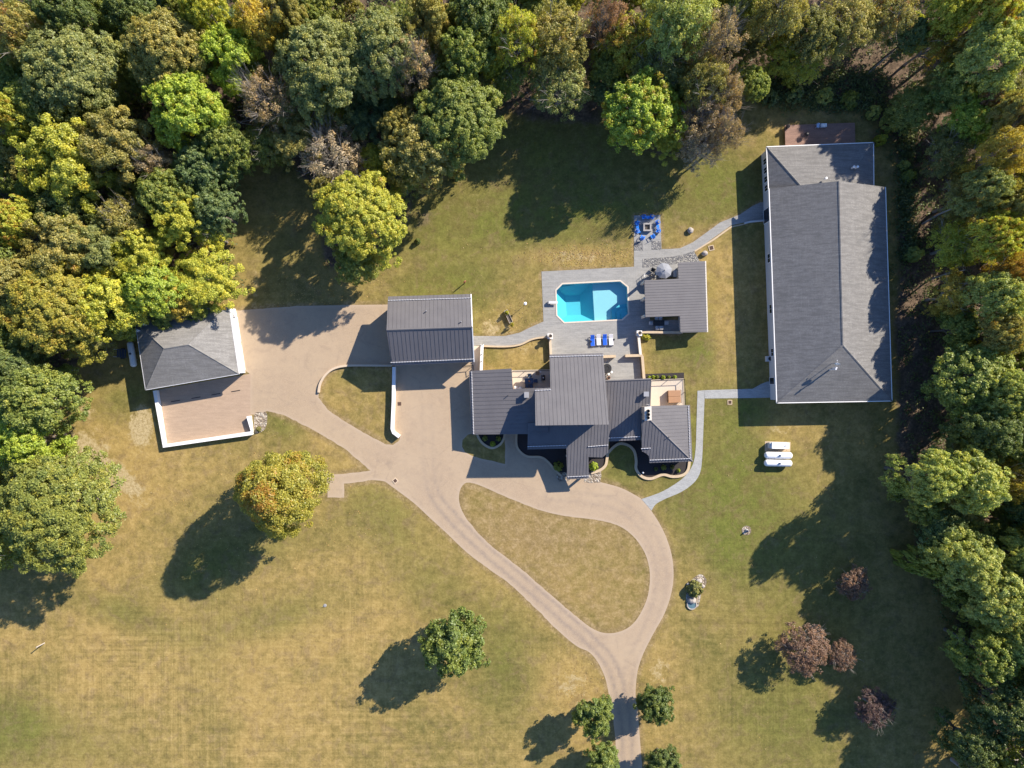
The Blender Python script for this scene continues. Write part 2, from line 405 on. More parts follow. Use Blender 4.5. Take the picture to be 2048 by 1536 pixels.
M = dict(
    ground=m_ground(), drive=m_drive(), metal=m_metal_roof(), leaf=m_leaf(), water=m_water(),
    patio=m_pavers('stamped_concrete', (0.285, 0.280, 0.265), (0.225, 0.222, 0.215), (0.18, 0.178, 0.17), 1.0, R(2), 0.42, 0.75),
    path=m_pavers('path_stamped_concrete', (0.33, 0.335, 0.325), (0.27, 0.275, 0.272), (0.22, 0.22, 0.215), 1.0, R(20), 0.5, 0.6),
    court=m_pavers('brick_court', (0.375, 0.275, 0.196), (0.34, 0.245, 0.172), (0.32, 0.238, 0.168), 1.0, R(8), 0.5, 0.32),
    poolcoping=plain('pool_coping_stone', (0.60, 0.52, 0.43), 0.8, 0.1, 3.0),
    court_curb=plain('cast_stone_curb', (0.50, 0.39, 0.26), 0.85, 0.2, 2.5),
    grey_gravel=m_gravel('grey_river_stones', [(0.12, 0.12, 0.135), (0.20, 0.20, 0.21), (0.33, 0.325, 0.31), (0.48, 0.46, 0.42)], 6.2),
    tan_gravel=m_gravel('tan_river_stones', [(0.20, 0.15, 0.10), (0.36, 0.28, 0.20), (0.50, 0.43, 0.34), (0.62, 0.55, 0.46)], 4.5),
    mulch=plain('dark_mulch', (0.038, 0.032, 0.032), 0.95, 0.5, 9.0),
    shingle=m_shingle('barn_shingles', (0.200, 0.194, 0.187), (0.325, 0.316, 0.303)),
    shingle2=m_shingle('garage_shingles', (0.245, 0.236, 0.222), (0.385, 0.374, 0.358)),
    stucco=plain('cream_stucco', (0.66, 0.60, 0.52), 0.85, 0.08, 1.2),
    tanstucco=plain('tan_stucco', (0.55, 0.44, 0.32), 0.88, 0.12, 1.5),
    siding=plain('pale_grey_siding', (0.58, 0.58, 0.58), 0.7, 0.07, 1.0),
    white=plain('white_paint', (0.80, 0.79, 0.77), 0.5, 0.05, 2.0),
    tank=plain('white_tank_enamel', (0.80, 0.80, 0.80), 0.35, 0.06, 1.4),
    greymetal=plain('grey_metal', (0.36, 0.36, 0.37), 0.45, 0.12, 4.0, 0.3),
    black=plain('black_metal', (0.022, 0.022, 0.024), 0.5, 0.2, 6.0),
    darkglass=plain('dark_glass', (0.018, 0.022, 0.03), 0.12, 0.1, 1.0, 0.0, 0.6),
    guard=plain('snow_guard_metal', (0.72, 0.72, 0.74), 0.3, 0.05, 3.0, 0.2),
    stone=plain('cut_tan_stone', (0.42, 0.36, 0.29), 0.9, 0.25, 3.5),
    greystone=plain('grey_block_stone', (0.33, 0.315, 0.30), 0.9, 0.25, 4.0),
    boulder=plain('boulder_stone', (0.36, 0.325, 0.295), 0.9, 0.35, 2.5),
    deck=plain('pale_deck_coating', (0.56, 0.48, 0.39), 0.85, 0.08, 1.5),
    wooddeck=m_pavers('brown_deck_boards', (0.27, 0.165, 0.125), (0.22, 0.13, 0.10), (0.05, 0.03, 0.022), 1.0, R(2), 0.045, 3.2),
    wood=plain('weathered_wood', (0.30, 0.22, 0.15), 0.9, 0.3, 5.0),
    silverwood=plain('silvered_wood', (0.42, 0.37, 0.32), 0.9, 0.25, 5.0),
    bark=plain('tree_bark', (0.15, 0.125, 0.105), 0.95, 0.35, 6.0),
    palebark=plain('pale_bark', (0.30, 0.27, 0.24), 0.95, 0.25, 6.0),
    liner=plain('pool_liner', (0.33, 0.55, 0.59), 0.6, 0.05, 1.2),
    depthliner=plain('depth_tinted_liner', (0.09, 0.45, 0.53), 0.6, 0.05, 1.2),  # light absorbed by deep water is put into this liner colour
    blueplastic=plain('blue_plastic', (0.015, 0.21, 0.74), 0.45, 0.12, 5.0),
    bluefabric=plain('blue_fabric', (0.008, 0.10, 0.60), 0.8, 0.12, 5.0),
    whitefabric=plain('white_fabric', (0.76, 0.75, 0.78), 0.8, 0.06, 5.0),
    greyfabric=plain('grey_canvas', (0.25, 0.26, 0.285), 0.85, 0.10, 3.0),
    board=plain('white_board_grip', (0.55, 0.55, 0.55), 0.7, 0.08, 4.0),
    tubcover=plain('brown_vinyl_cover', (0.36, 0.20, 0.11), 0.6, 0.10, 3.0),
    tubside=plain('dark_tub_cabinet', (0.10, 0.055, 0.045), 0.7, 0.15, 3.0),
    terracotta=plain('terracotta', (0.36, 0.17, 0.10), 0.85, 0.2, 5.0),
    iron=plain('rusty_iron_grate', (0.10, 0.06, 0.045), 0.85, 0.3, 8.0),
    navy=plain('dark_blue_steel', (0.03, 0.06, 0.13), 0.5, 0.2, 5.0),
    redwood=plain('red_carved_wood', (0.38, 0.15, 0.09), 0.8, 0.25, 6.0),
    soil=plain('planter_soil', (0.10, 0.085, 0.075), 0.95, 0.4, 9.0),
    pondwater=plain('small_pond_water', (0.10, 0.17, 0.20), 0.08, 0.4, 4.0, 0.0, 0.6),
    log=plain('bleached_wood', (0.38, 0.36, 0.33), 0.9, 0.25, 5.0),
    bluewhite=plain('pale_blue_plastic', (0.45, 0.62, 0.82), 0.5, 0.1, 4.0),
)
# ------------------------------------------------------------------ outlines (photograph pixels at ground level)
ISLAND_A = [(790,731),(740,730),(694,731),(668,737),(650,752),(640,772),(637,795),(655,819),(690,843),(740,872),(772,889),(786,890),(798,882),(800,874),(787,862),(789,800)]
ISLAND_D = smooth_loop([(929,967),(919,984),(920,1011),(938,1044),(980,1089),(1040,1136),(1099,1187),(1159,1238),(1183,1256),(1204,1265),(1228,1266),(1252,1258),(1270,1243),(1285,1219),(1296,1190),(1300,1154),(1296,1124),(1285,1097),(1264,1070),(1234,1050),(1189,1039),(1129,1032),(1070,1017),(1004,990),(965,973),(944,966)], 3)
LAWN_B = [(1010,862),(960,862),(936,869),(925,880),(924,893),(930,904),(945,912),(975,920),(1010,928)]
LAWN_C = [(1033,862),(1033,938),(1062,948),(1115,962),(1132,964),(1132,962),(1150,956),(1150,862)]
DRIVE = [(500,748),(487,740),(472,621),(540,616),(600,612),(700,610),(778,609),(800,640),(860,700),(930,715),(952,722),(952,760),(946,830),(946,866),(1040,866),(1100,866),(1182,930),(1182,958),(1200,964),(1240,975),(1270,990),(1288,1002),(1303,1022),(1325,1058),(1341,1100),(1347,1140),(1344,1180),(1330,1225),(1308,1265),(1290,1300),(1280,1325),(1274,1350),(1271,1390),(1276,1430),(1280,1480),(1284,1536),(1290,1640),(1318,1900),(1264,1900),(1236,1640),(1231,1536),(1231,1480),(1223,1420),(1217,1385),(1210,1355),(1196,1325),(1178,1304),(1153,1292),(1114,1259),(1028,1175),(980,1140),(935,1106),(895,1068),(860,1036),(830,1008),(800,985),(770,963),(745,960),(716,964),(688,967),(688,995),(655,995),(655,949),(686,948),(741,941),(689,897),(630,862),(572,832),(534,822),(510,829),(500,829)]
drive_holes = [ISLAND_A, ISLAND_D, LAWN_B]
POOL_OUT = [(1110.3,579.7),(1124,566),(1241,560),(1257,573),(1258.7,628.5),(1245,641),(1128,647),(1112,631.5)]
PATIO = [(1083,543),(1268,533.5),(1268,431),(1320.5,430),(1323,498),(1340,498),(1360,496.5),(1385,485),(1410,467),(1440,445),(1480,429),(1505,412),(1520,405),(1546,404),(1546,439),(1500,442),(1462,451),(1425,477),(1400,496),(1388,502),(1400,524),(1400,545),(1300,560),(1300,640),(1362,640),(1362,668),(1274,668),(1279,712),(1284,770),(1206,770),(1100,720),(1098,674),(1082,674),(1062,678),(1040,688),(1010,692),(950,691),(942,691),(942,672),(1010,672),(1040,665),(1060,655),(1087,643)]
GRAVELS = [[(1268,483),(1285.5,483),(1285.5,501),(1268,501)], [(1303,482),(1321.5,482),(1322.5,499),(1303,500)],
           [(1285,518),(1340,514),(1365,510),(1388,502),(1399,523),(1357,527),(1300,534),(1285,535)]]
FOREST = [(-400,-400),(2500,-400),(2500,1900),(2010,1900),(1960,1536),(1890,1250),(1835,1090),(1800,960),(1795,820),(1800,600),(1792,400),(1765,300),(1715,235),(1600,222),(1545,222),(1495,195),(1480,270),(1390,320),(1300,285),(1200,205),(1040,170),(1005,235),(915,370),(850,405),(830,470),(745,565),(640,555),(612,470),(560,330),(500,330),(470,420),(478,500),(492,590),(450,605),(270,640),(230,720),(140,760),(115,830),(105,930),(170,1020),(120,1120),(0,1100),(-400,1200)]
CLEARING = [(500,330),(560,330),(640,380),(640,560),(495,600),(470,480)]

def circle(px, py, r, n=20, sq=1.0): return [(px+r*math.cos(2*math.pi*i/n), py+r*sq*math.sin(2*math.pi*i/n)) for i in range(n)]

# ------------------------------------------------------------------ ground sheet
def build_ground():
    st = 0.5
    xs = np.concatenate([[-900, -500, -300, -200, -150], np.arange(-110, 110.01, st), [150, 200, 300, 500, 900]])
    ys = np.concatenate([[-900, -500, -300, -200, -130], np.arange(-90, 90.01, st), [130, 200, 300, 500, 900]])
    X, Y = np.meshgrid(xs, ys); nx, ny = len(xs), len(ys)
    px = X/S+1024; py = 768-Y/S
    rng = np.random.default_rng(3)
    def blobs(lst):
        a = np.zeros_like(X)
        for bx, by, rx, ry, rot, amt in lst:
            c, s_ = math.cos(R(rot)), math.sin(R(rot))
            u = ((px-bx)*c+(py-by)*s_)/rx; v = (-(px-bx)*s_+(py-by)*c)/ry
            a += amt*np.exp(-(u*u+v*v))
        return a
    dry = 0.47+blobs([(300,1300,420,260,0,.28),(750,1250,300,300,0,.20),(1100,1120,170,120,30,.14),(1150,1360,110,70,40,.34),(1330,1330,90,60,60,.30),(1350,1500,120,60,0,.22),
        (700,960,160,80,20,.30),(330,950,180,80,-10,.28),(1170,515,100,22,0,.55),(1090,510,120,18,-5,.3),(985,650,50,40,20,.35),(1150,690,20,50,0,.0),(1040,705,50,35,0,.35),
        (1420,600,60,120,5,.22),(1350,740,60,60,0,.18),(1400,1120,60,120,0,.18),(1560,850,80,40,10,.25),(1480,900,60,60,0,-.1),(260,860,90,90,0,.25),(1420,640,25,80,0,.25),
        (600,830,60,40,0,.1),(860,520,150,30,-20,.18),(1380,480,60,40,30,.25),(1480,1330,80,200,0,.12),(1450,700,50,120,0,.12),(720,800,60,60,0,.05),(1210,1420,70,60,0,.2),(950,460,90,30,-20,.1)])
    lush = blobs([(1460,950,90,200,0,.22),(1560,1000,90,120,0,.2),(950,620,60,60,0,.25),(700,740,40,40,0,.2),(1330,700,40,60,0,.25),(1420,640,14,120,0,.3),(20,1440,110,60,0,.4),(900,500,200,60,-25,.25),(1180,420,160,40,0,.35),(560,1230,120,40,-15,.3),(260,1230,110,30,20,.3),(760,1030,90,60,30,.42),(880,1180,110,60,30,.25),(460,1120,180,40,-20,.30),(1430,380,80,60,0,.65),(1050,450,200,80,0,.35),(1100,300,200,90,0,.45),(1560,1450,140,170,0,.40),
        (1010,1330,70,120,0,.35),(880,590,70,30,0,.35),(930,555,120,30,-10,.2),(1390,700,30,40,0,.4),(1400,660,15,80,0,.4),(1480,820,60,40,0,.35),(60,1500,200,60,0,.30),(420,1180,60,200,0,.18),
        (560,480,90,120,0,.2),(250,800,60,40,-20,.4),(1250,940,60,50,0,.35),(1420,1000,80,80,0,.3),(1360,880,40,120,0,.35),(1490,960,60,150,0,.25),(950,690,60,30,0,.3),(1450,1080,60,80,0,.3),
        (560,850,50,30,30,.4),(1280,880,100,60,0,.3),(850,420,60,60,0,.2),(1600,1150,140,160,0,.3)])
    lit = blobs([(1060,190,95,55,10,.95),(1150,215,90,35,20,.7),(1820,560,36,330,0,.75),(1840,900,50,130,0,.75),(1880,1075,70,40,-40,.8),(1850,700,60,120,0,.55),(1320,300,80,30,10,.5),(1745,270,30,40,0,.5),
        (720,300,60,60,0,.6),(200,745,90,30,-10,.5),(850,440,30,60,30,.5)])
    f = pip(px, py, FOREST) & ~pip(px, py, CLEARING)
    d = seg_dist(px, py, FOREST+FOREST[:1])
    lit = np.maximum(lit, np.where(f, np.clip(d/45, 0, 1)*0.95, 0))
    straw = blobs([(283,856,24,34,0,1.0),(185,925,40,45,30,.62),(240,960,60,22,35,.75),(150,880,40,25,0,.5),(165,820,30,25,0,.35),(985,655,36,28,10,.45),(1170,513,90,14,0,.35),(1150,1375,60,36,40,.35),(1570,862,50,16,0,.35),(1395,490,30,10,-30,.45),
        (1320,1345,36,30,60,.35),(285,820,14,10,0,.5),(1045,700,40,18,0,.3),(510,600,14,60,0,.4)])
    mow = np.clip(blobs([(350,1350,520,260,0,1.0),(800,1450,420,240,0,.9),(1500,1400,200,260,0,.8),(760,1080,200,120,20,.5),(900,480,260,60,-15,.6),(1480,950,110,260,0,.7)]), 0, 1)*(~f)
    # the pool basin goes through the sheet
    keep = ~((px[:-1, :-1] > 1100) & (px[1:, 1:] < 1268) & (py[1:, 1:] > 556) & (py[:-1, :-1] < 651))
    idx = np.arange(nx*ny).reshape(ny, nx)
    q = np.stack([idx[:-1, :-1], idx[:-1, 1:], idx[1:, 1:], idx[1:, :-1]], -1)[keep]
    Z = np.zeros_like(X)
    me = bpy.data.meshes.new('ground')
    me.from_pydata(np.stack([X, Y, Z], -1).reshape(-1, 3).tolist(), [], q.tolist()); me.update()
    a = me.attributes.new('cover', 'FLOAT_COLOR', 'POINT')
    a.data.foreach_set('color', np.stack([dry, np.clip(lush, 0, 1), np.clip(lit, 0, 1), np.ones_like(dry)], -1).astype(np.float32).ravel())
    verge = np.zeros_like(X)
    for l, wd in ((DRIVE, 9), (ISLAND_A, 10), (ISLAND_D, 16), (PATIO, 6)): verge = np.maximum(verge, np.exp(-(seg_dist(px, py, l+l[:1])/wd)**2))
    verge = np.maximum(verge, .55*pip(px, py, ISLAND_D)+.35*np.exp(-(((px-1080)/120)**2+((py-1060)/60)**2)))
    for nm, arr in (('mow', mow), ('straw', straw), ('verge', verge)):
        me.attributes.new(nm, 'FLOAT', 'POINT').data.foreach_set('value', arr.astype(np.float32).ravel())
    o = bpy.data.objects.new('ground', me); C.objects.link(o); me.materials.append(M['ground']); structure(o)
build_ground()

def build_drive():
    def rough(loop, amp=0.9, seed=1):
        rng = random.Random(seed); out = []
        for i in range(len(loop)):
            a, b = loop[i], loop[(i+1) % len(loop)]
            L = math.hypot(b[0]-a[0], b[1]-a[1]); n = max(1, int(L/7))
            for j in range(n):
                t = j/n; e = amp if (j and L < 75) else 0
                out.append((a[0]+(b[0]-a[0])*t+rng.uniform(-e, e), a[1]+(b[1]-a[1])*t+rng.uniform(-e, e)))
        return out
    # corners that really are corners stay; the curved loop is smoothed
    i0 = DRIVE.index((1200,964)); i1 = DRIVE.index((770,963))
    curve = smooth_loop(DRIVE[i0:i1+1], 4, False)
    out = DRIVE[:i0]+curve+DRIVE[i1+1:]
    out = rough(out)
    holes = [rough(h, 0.7, 5) for h in drive_holes]
    o = flat('driveway', out, holes, 0.012, M['drive']); structure(o)
    bm = bmesh.new(); bm.from_mesh(o.data)
    xs = [v.co.x for v in bm.verts]; ys = [v.co.y for v in bm.verts]
    for ax, lo, hi in ((0, min(xs), max(xs)), (1, min(ys), max(ys))):
        t = lo+0.42
        while t < hi:
            co = [0, 0, 0]; no = [0, 0, 0]; co[ax] = t; no[ax] = 1
            bmesh.ops.bisect_plane(bm, geom=bm.verts[:]+bm.edges[:]+bm.faces[:], plane_co=co, plane_no=no)
            t += 0.42
    bm.to_mesh(o.data); bm.free()
    me = o.data; co = np.empty(len(me.vertices)*3); me.vertices.foreach_get('co', co); co = co.reshape(-1, 3)
    px = co[:, 0]/S+1024; py = 768-co[:, 1]/S
    tracks = []
    P = smooth_loop([(1257,1640),(1254,1480),(1244,1400),(1226,1335),(1190,1290),(1130,1235),(1040,1158),(960,1090),(900,1030),(868,985),(856,920),(855,820)], 5, False)
    Q = smooth_loop([(1250,1400),(1262,1330),(1290,1270),(1318,1200),(1322,1130),(1300,1070),(1260,1025),(1200,1000),(1100,990)], 5, False)
    U = smooth_loop([(880,1000),(800,930),(720,880),(640,830),(580,780),(540,720)], 5, False)
    tr = np.zeros(len(co))
    for path, amt in ((P, 1.0), (Q, 0.4), (U, 0.3)):
        d = seg_dist(px, py, path)
        tr = np.maximum(tr, amt*np.exp(-((d-9.5)/4.2)**2))
    tr *= np.clip((py-930)/150+0.35, 0.25, 1)
    ed = np.full(len(co), 1e9)
    for l in [out]+holes: ed = np.minimum(ed, seg_dist(px, py, l+l[:1]))
    ed = np.exp(-(ed/4.0)**2)
    for nm, arr in (('track', tr), ('edge', ed)):
        me.attributes.new(nm, 'FLOAT', 'POINT').data.foreach_set('value', arr.astype(np.float32))
build_drive()

structure(flat('brick_court', [(317,779),(498,748),(501,748),(501,828),(508,866),(332,890)], [], 0.02, M['court']))
structure(flat('pool_deck', PATIO, [POOL_OUT]+[g for g in []], 0.03, M['patio']))
for g in GRAVELS:
    o = flat('river_stones', g, [], 0.05, M['grey_gravel']); structure(o, 'stuff')
SWPATH_L = smooth_loop([(1393,846),(1391,900),(1385,930),(1370,952),(1350,968),(1320,985),(1283,998)], 4, False)
SWPATH_R = smooth_loop([(1303,1021),(1312,1008),(1332,997),(1362,984),(1386,967),(1399,948),(1404,920),(1407,850)], 4, False)
structure(flat('path', [(1409,797),(1409.5,780.5),(1395,781.5)]+SWPATH_L+SWPATH_R, [], 0.032, M['path']))
structure(flat('path', [(1409.7,797),(1409.7,780.3),(1505,777.5),(1522,768),(1535,763),(1556,761),(1556,795),(1500,796)], [], 0.032, M['path']))
# beds in front of the house
BED_W = smooth_loop([(953,862),(957,875),(967,888),(984,896),(1000,889),(1008,876),(1010,862)], 4, False)
BED_C = smooth_loop([(1033,862),(1033,890),(1041,904),(1056,913),(1080,914),(1094,922),(1110,940),(1122,951)], 4, False)+[(1140,951),(1140,862)]
BED_E = smooth_loop([(1214,905),(1216,918),(1211,930),(1200,940),(1180,946)], 4, False)+[(1172,940),(1172,900)]
BED_SE = smooth_loop([(1214,905),(1213,924),(1219,904),(1236,888),(1255,890),(1268,902),(1272,922),(1272,938),(1284,953),(1302,957),(1325,949),(1345,953),(1365,950),(1376,938),(1379,918)], 4, False)+[(1379,860),(1214,860)]
for b in (BED_W, BED_C): structure(flat('mulch_bed', b, [], 0.022, M['mulch']))
structure(flat('mulch_bed', BED_E, [], 0.022, M['mulch']))
BED_SE2 = smooth_loop([(1219,904),(1236,888),(1255,890),(1268,902),(1272,922),(1272,938),(1284,953),(1302,957),(1325,949),(1345,953),(1365,950),(1376,938),(1379,918)], 4, False)+[(1379,860),(1219,860)]
structure(flat('mulch_bed', BED_SE2, [], 0.022, M['mulch']))
structure(flat('mulch_bed', [(1290,748),(1368,745),(1368,758),(1290,760)], [], 0.022, M['mulch']))
for pts in ([(1115,945),(1140,944),(1140,962),(1118,963),(1112,955)], [(1168,950),(1182,947),(1202,942),(1203,950),(1200,965),(1182,966),(1168,964)], smooth_loop([(509,829),(520,824),(533,826),(534,845),(528,860),(510,866)], 3), ):
    structure(flat('river_stones', pts, [], 0.028, M['tan_gravel']), 'stuff')
structure(flat('river_stones', smooth_loop([(1392,1152),(1404,1149),(1412,1158),(1412,1170),(1404,1180),(1400,1200),(1395,1214),(1380,1216),(1372,1200),(1376,1170)], 4), [], 0.03, M['tan_gravel']), 'stuff')
structure(flat('river_stones', smooth_loop(circle(1493,1061,9.5, 12), 2), [], 0.03, M['tan_gravel']), 'stuff')

# ------------------------------------------------------------------ pool
def build_pool():
    c = (1184.5, 603.5)
    root = thing('swimming_pool', 'turquoise eight-sided swimming pool sunk in the grey stamped patio', 'swimming pool', G(*c))
    inn = [xy(*p) for p in POOL_OUT]; cop = inset(inn, 0.22)
    w0 = cop if area(cop) > 0 else cop[::-1]
    out = inn if area(inn) > 0 else inn[::-1]
    n = len(w0); m = MB()
    vs = [(p[0], p[1], 0.075) for p in out]+[(p[0], p[1], 0.075) for p in w0]+[(p[0], p[1], 0.0) for p in out]+[(p[0], p[1], -0.1) for p in w0]
    fs = []
    for i in range(n):
        j = (i+1) % n
        fs += [(i, j, n+j, n+i), (2*n+i, 2*n+j, j, i), (n+i, n+j, 3*n+j, 3*n+i)]
    m.add(vs, fs); m.build('coping', M['poolcoping'], root)
    # shell: walls, shallow floor, slope and deep hopper
    m = MB(); zs = -1.15
    m.add([(p[0], p[1], -0.1) for p in w0]+[(p[0], p[1], zs) for p in w0], [(i, n+i, n+(i+1) % n, (i+1) % n) for i in range(n)])
    P = lambda x, y, z: (*xy(x, y), z)
    hop = [P(1133,587,-2.7), P(1163,586,-2.7), P(1165,626,-2.7), P(1136,628,-2.7)]
    rim = [P(1112.5,573,zs), P(1186,562,zs), P(1191,641,zs), P(1115,645,zs)]
    fl = [P(1186,561,zs), P(1262,558,zs), P(1262,643,zs), P(1191,643,zs)]
    m.add(fl, [(0, 1, 2, 3)][::1])
    m.build('shell', M['liner'], root)
    d = MB(); d.add(hop+rim, [(0, 1, 2, 3), (4, 5, 1, 0), (5, 6, 2, 1), (6, 7, 3, 2), (7, 4, 0, 3)])
    d.add([P(1108,560,zs-.01), P(1186,560,zs-.01), P(1112.5,573,zs-.01), P(1115,645,zs-.01), P(1191,646,zs-.01), P(1108,650,zs-.01)], [(0, 1, 2), (0, 2, 3, 5), (3, 4, 5)])
    d.build('deep_end', M['depthliner'], root)
    st = MB()
    for k in range(3):
        q = 9*k
        st.prism([xy(*p) for p in [(1226+q,641),(1225+q,618+q*.5),(1237+q*.6,609+q*.8),(1257,606+q),(1257,629),(1245,640)]], zs, zs+0.28*(k+1))
    st.build('steps', M['depthliner'], root)
    wt = MB(); wt.prism(w0, -0.16, -0.15); wm = MB(); wm.add([(p[0], p[1], -0.16) for p in w0], [tuple(range(n))])
    wm.build('water', M['water'], root)
build_pool()

# ------------------------------------------------------------------ roofs and walls
class Plane:
    def __init__(s, a, b, c):
        a, b, c = Vector(a), Vector(b), Vector(c); s.p = a; s.n = (b-a).cross(c-a).normalized()
        if s.n.z < 0: s.n = -s.n
    def z(s, x, y): return s.p.z-(s.n.x*(x-s.p.x)+s.n.y*(y-s.p.y))/s.n.z
    def hit(s, px, py):
        """the point of this plane that pixel (px, py) looks at"""
        d = G(px, py, 0)-Vector((0, 0, H)); o = Vector((0, 0, H))
        return o+d*((s.p-o).dot(s.n)/d.dot(s.n))
def seam_roof(name, pl, pix, along, parent, spacing=0.6, thick=0.22, mat='metal', guards=()):
    """one sloping sheet of standing seam metal; along = seam direction in plan"""
    P = [pl.hit(*p) for p in pix]
    p2 = [(p.x, p.y) for p in P]
    if area(p2) < 0: P = P[::-1]; p2 = p2[::-1]
    n = len(P); m = MB()
    vs = [tuple(p) for p in P]+[(p.x, p.y, p.z-thick) for p in P]
    tri = tessellate_polygon([[Vector((*p, 0)) for p in p2]])
    fs = [up(t, p2) for t in tri]+[tuple(n+i for i in up(t, p2)[::-1]) for t in tri]+[(n+i, n+(i+1) % n, (i+1) % n, i) for i in range(n)]
    m.add(vs, fs)
    u = Vector(along).normalized(); v = Vector((-u.y, u.x))
    cs = [Vector(p).dot(v) for p in p2]
    t = min(cs)+spacing*0.5
    while t < max(cs):
        hits = []
        for i in range(n):
            a, b = Vector(p2[i]), Vector(p2[(i+1) % n]); ca, cb = a.dot(v), b.dot(v)
            if (ca < t) != (cb < t): hits.append((a+(b-a)*((t-ca)/(cb-ca))).dot(u))
        hits.sort()
        for a, b in zip(hits[::2], hits[1::2]):
            if b-a < 0.2: continue
            q0 = u*a+v*t; q1 = u*b+v*t
            hw = v*0.02; vv = []
            for q in (q0, q1):
                for s_ in (-1, 1):
                    r_ = q+hw*s_
                    z = pl.z(r_.x, r_.y)
                    vv += [(r_.x, r_.y, z-0.02), (r_.x, r_.y, z+0.038)]
            m.add(vv, [(0, 1, 3, 2), (4, 6, 7, 5), (0, 4, 5, 1), (2, 3, 7, 6), (1, 5, 7, 3)])
        t += spacing
    o = m.build(name, M[mat], parent)
    for a, b in guards:
        g = MB(); A, B = pl.hit(*a), pl.hit(*b); k = max(2, int((B-A).length/0.42))
        for z0 in (0.16,): g.tube(A+Vector((0, 0, z0)), B+Vector((0, 0, z0)), 0.032, 0.032, 5)
        for i in range(k+1):
            g.box(A+(B-A)*(i/k)+Vector((0, 0, 0.09)), (0.11, 0.11, 0.18))
        g.build('snow_guard', M['guard'], parent)
    return o, P
def walls(name, pts, zf, mat, parent, over=0.45, z0=-0.4):
    """outer walls under a roof outline; zf gives the height under the roof"""
    p = inset([(q[0], q[1]) for q in pts], over); m = MB(); out = []
    n = len(p)
    for i in range(n):
        a, b = Vector(p[i]), Vector(p[(i+1) % n]); k = max(1, int((b-a).length/1.5))
        for j in range(k): out.append(a+(b-a)*(j/k))
    n = len(out)
    vs = [(q.x, q.y, z0) for q in out]+[(q.x, q.y, zf(q.x, q.y)) for q in out]
    m.add(vs, [(i, (i+1) % n, n+(i+1) % n, n+i) for i in range(n)])
    m.build(name, mat, parent); return p
def wall_panel(kind, a, b, t, wd, z0, z1, parent, frame='white', pane='darkglass', sill=True):
    """a window or door set in the wall from a to b (plan), t = distance along it"""
    a, b = Vector(a), Vector(b); u = (b-a).normalized(); nrm = Vector((u.y, -u.x)); c = a+u*t
    ang = math.atan2(u.y, u.x); mid = (c.x+nrm.x*0.03, c.y+nrm.y*0.03, (z0+z1)/2)
    f = MB(); h = z1-z0
    for dx, w_, dz, hh in ((-wd/2, .09, 0, h), (wd/2, .09, 0, h), (0, wd-.09, h/2-.045, .09), (0, wd-.09, -h/2+.045, .09)):
        f.box((mid[0]+u.x*dx, mid[1]+u.y*dx, mid[2]+dz), (w_, 0.12, hh), ang)
    if kind == 'window': f.box(mid, (.05, .10, h-.18), ang)
    fo = f.build(kind, M[frame], parent)
    g = MB(); g.box(mid, (wd-.1, 0.05, h-.1), ang)
    g.build('pane' if kind == 'window' else 'door_leaf', M[pane], fo)
    return fo
def ridge_cap(m, a, b, w_=0.12, h_=0.05):
    a = Vector(a); b = Vector(b); d = (b-a).normalized(); s_ = Vector((-d.y, d.x, 0)).normalized()*w_
    m.add([a-s_+Vector((0, 0, -.015)), a+Vector((0, 0, h_)), a+s_+Vector((0, 0, -.015)), b-s_+Vector((0, 0, -.015)), b+Vector((0, 0, h_)), b+s_+Vector((0, 0, -.015))], [(0, 3, 4, 1), (1, 4, 5, 2), (0, 1, 2), (3, 5, 4)])
def roof_shell(name, tris, edge, mat, parent, thick=0.2):
    """roof of several faces; tris = polygons of Vectors, edge = eave outline of Vectors"""
    m = MB()
    for t in tris: m.add([tuple(p) for p in t], [tuple(range(len(t)))])
    n = len(edge); m.add([tuple(p) for p in edge]+[(p[0], p[1], p[2]-thick) for p in edge], [(i, n+i, n+(i+1) % n, (i+1) % n) for i in range(n)])
    m.add([(p[0], p[1], p[2]-thick) for p in edge], [tuple(range(n))])
    o = m.build(name, mat, parent)
    return o
def fascia(name, edge, parent, mat='white', h=0.22, w_=0.10):
    m = MB(); n = len(edge)
    for i in range(n-1):
        a, b = Vector(edge[i]), Vector(edge[i+1]); d = b-a; c = (a+b)/2
        u = d.normalized(); s_ = Vector((-u.y, u.x, 0)).normalized()*w_/2
        z = Vector((0, 0, h)); t = Vector((0, 0, .03))
        vs = [a-s_-z, a+s_-z, a+s_+t, a-s_+t, b-s_-z, b+s_-z, b+s_+t, b-s_+t]
        m.add(vs, [(0, 1, 2, 3), (7, 6, 5, 4), (0, 4, 5, 1), (1, 5, 6, 2), (2, 6, 7, 3), (3, 7, 4, 0)])
    return m.build(name, M[mat], parent)
def pipe_vent(px, py, z, parent, h=0.6, r=0.09, mat='white', name='roof_vent'):
    b = G(px, py, z); m = MB(); m.tube(b-Vector((0, 0, .25)), b+Vector((0, 0, h)), r, r, 8); m.tube(b+Vector((0, 0, h)), b+Vector((0, 0, h+.1)), r*1.5, r*1.3, 8)
    return m.build(name, M[mat], parent)

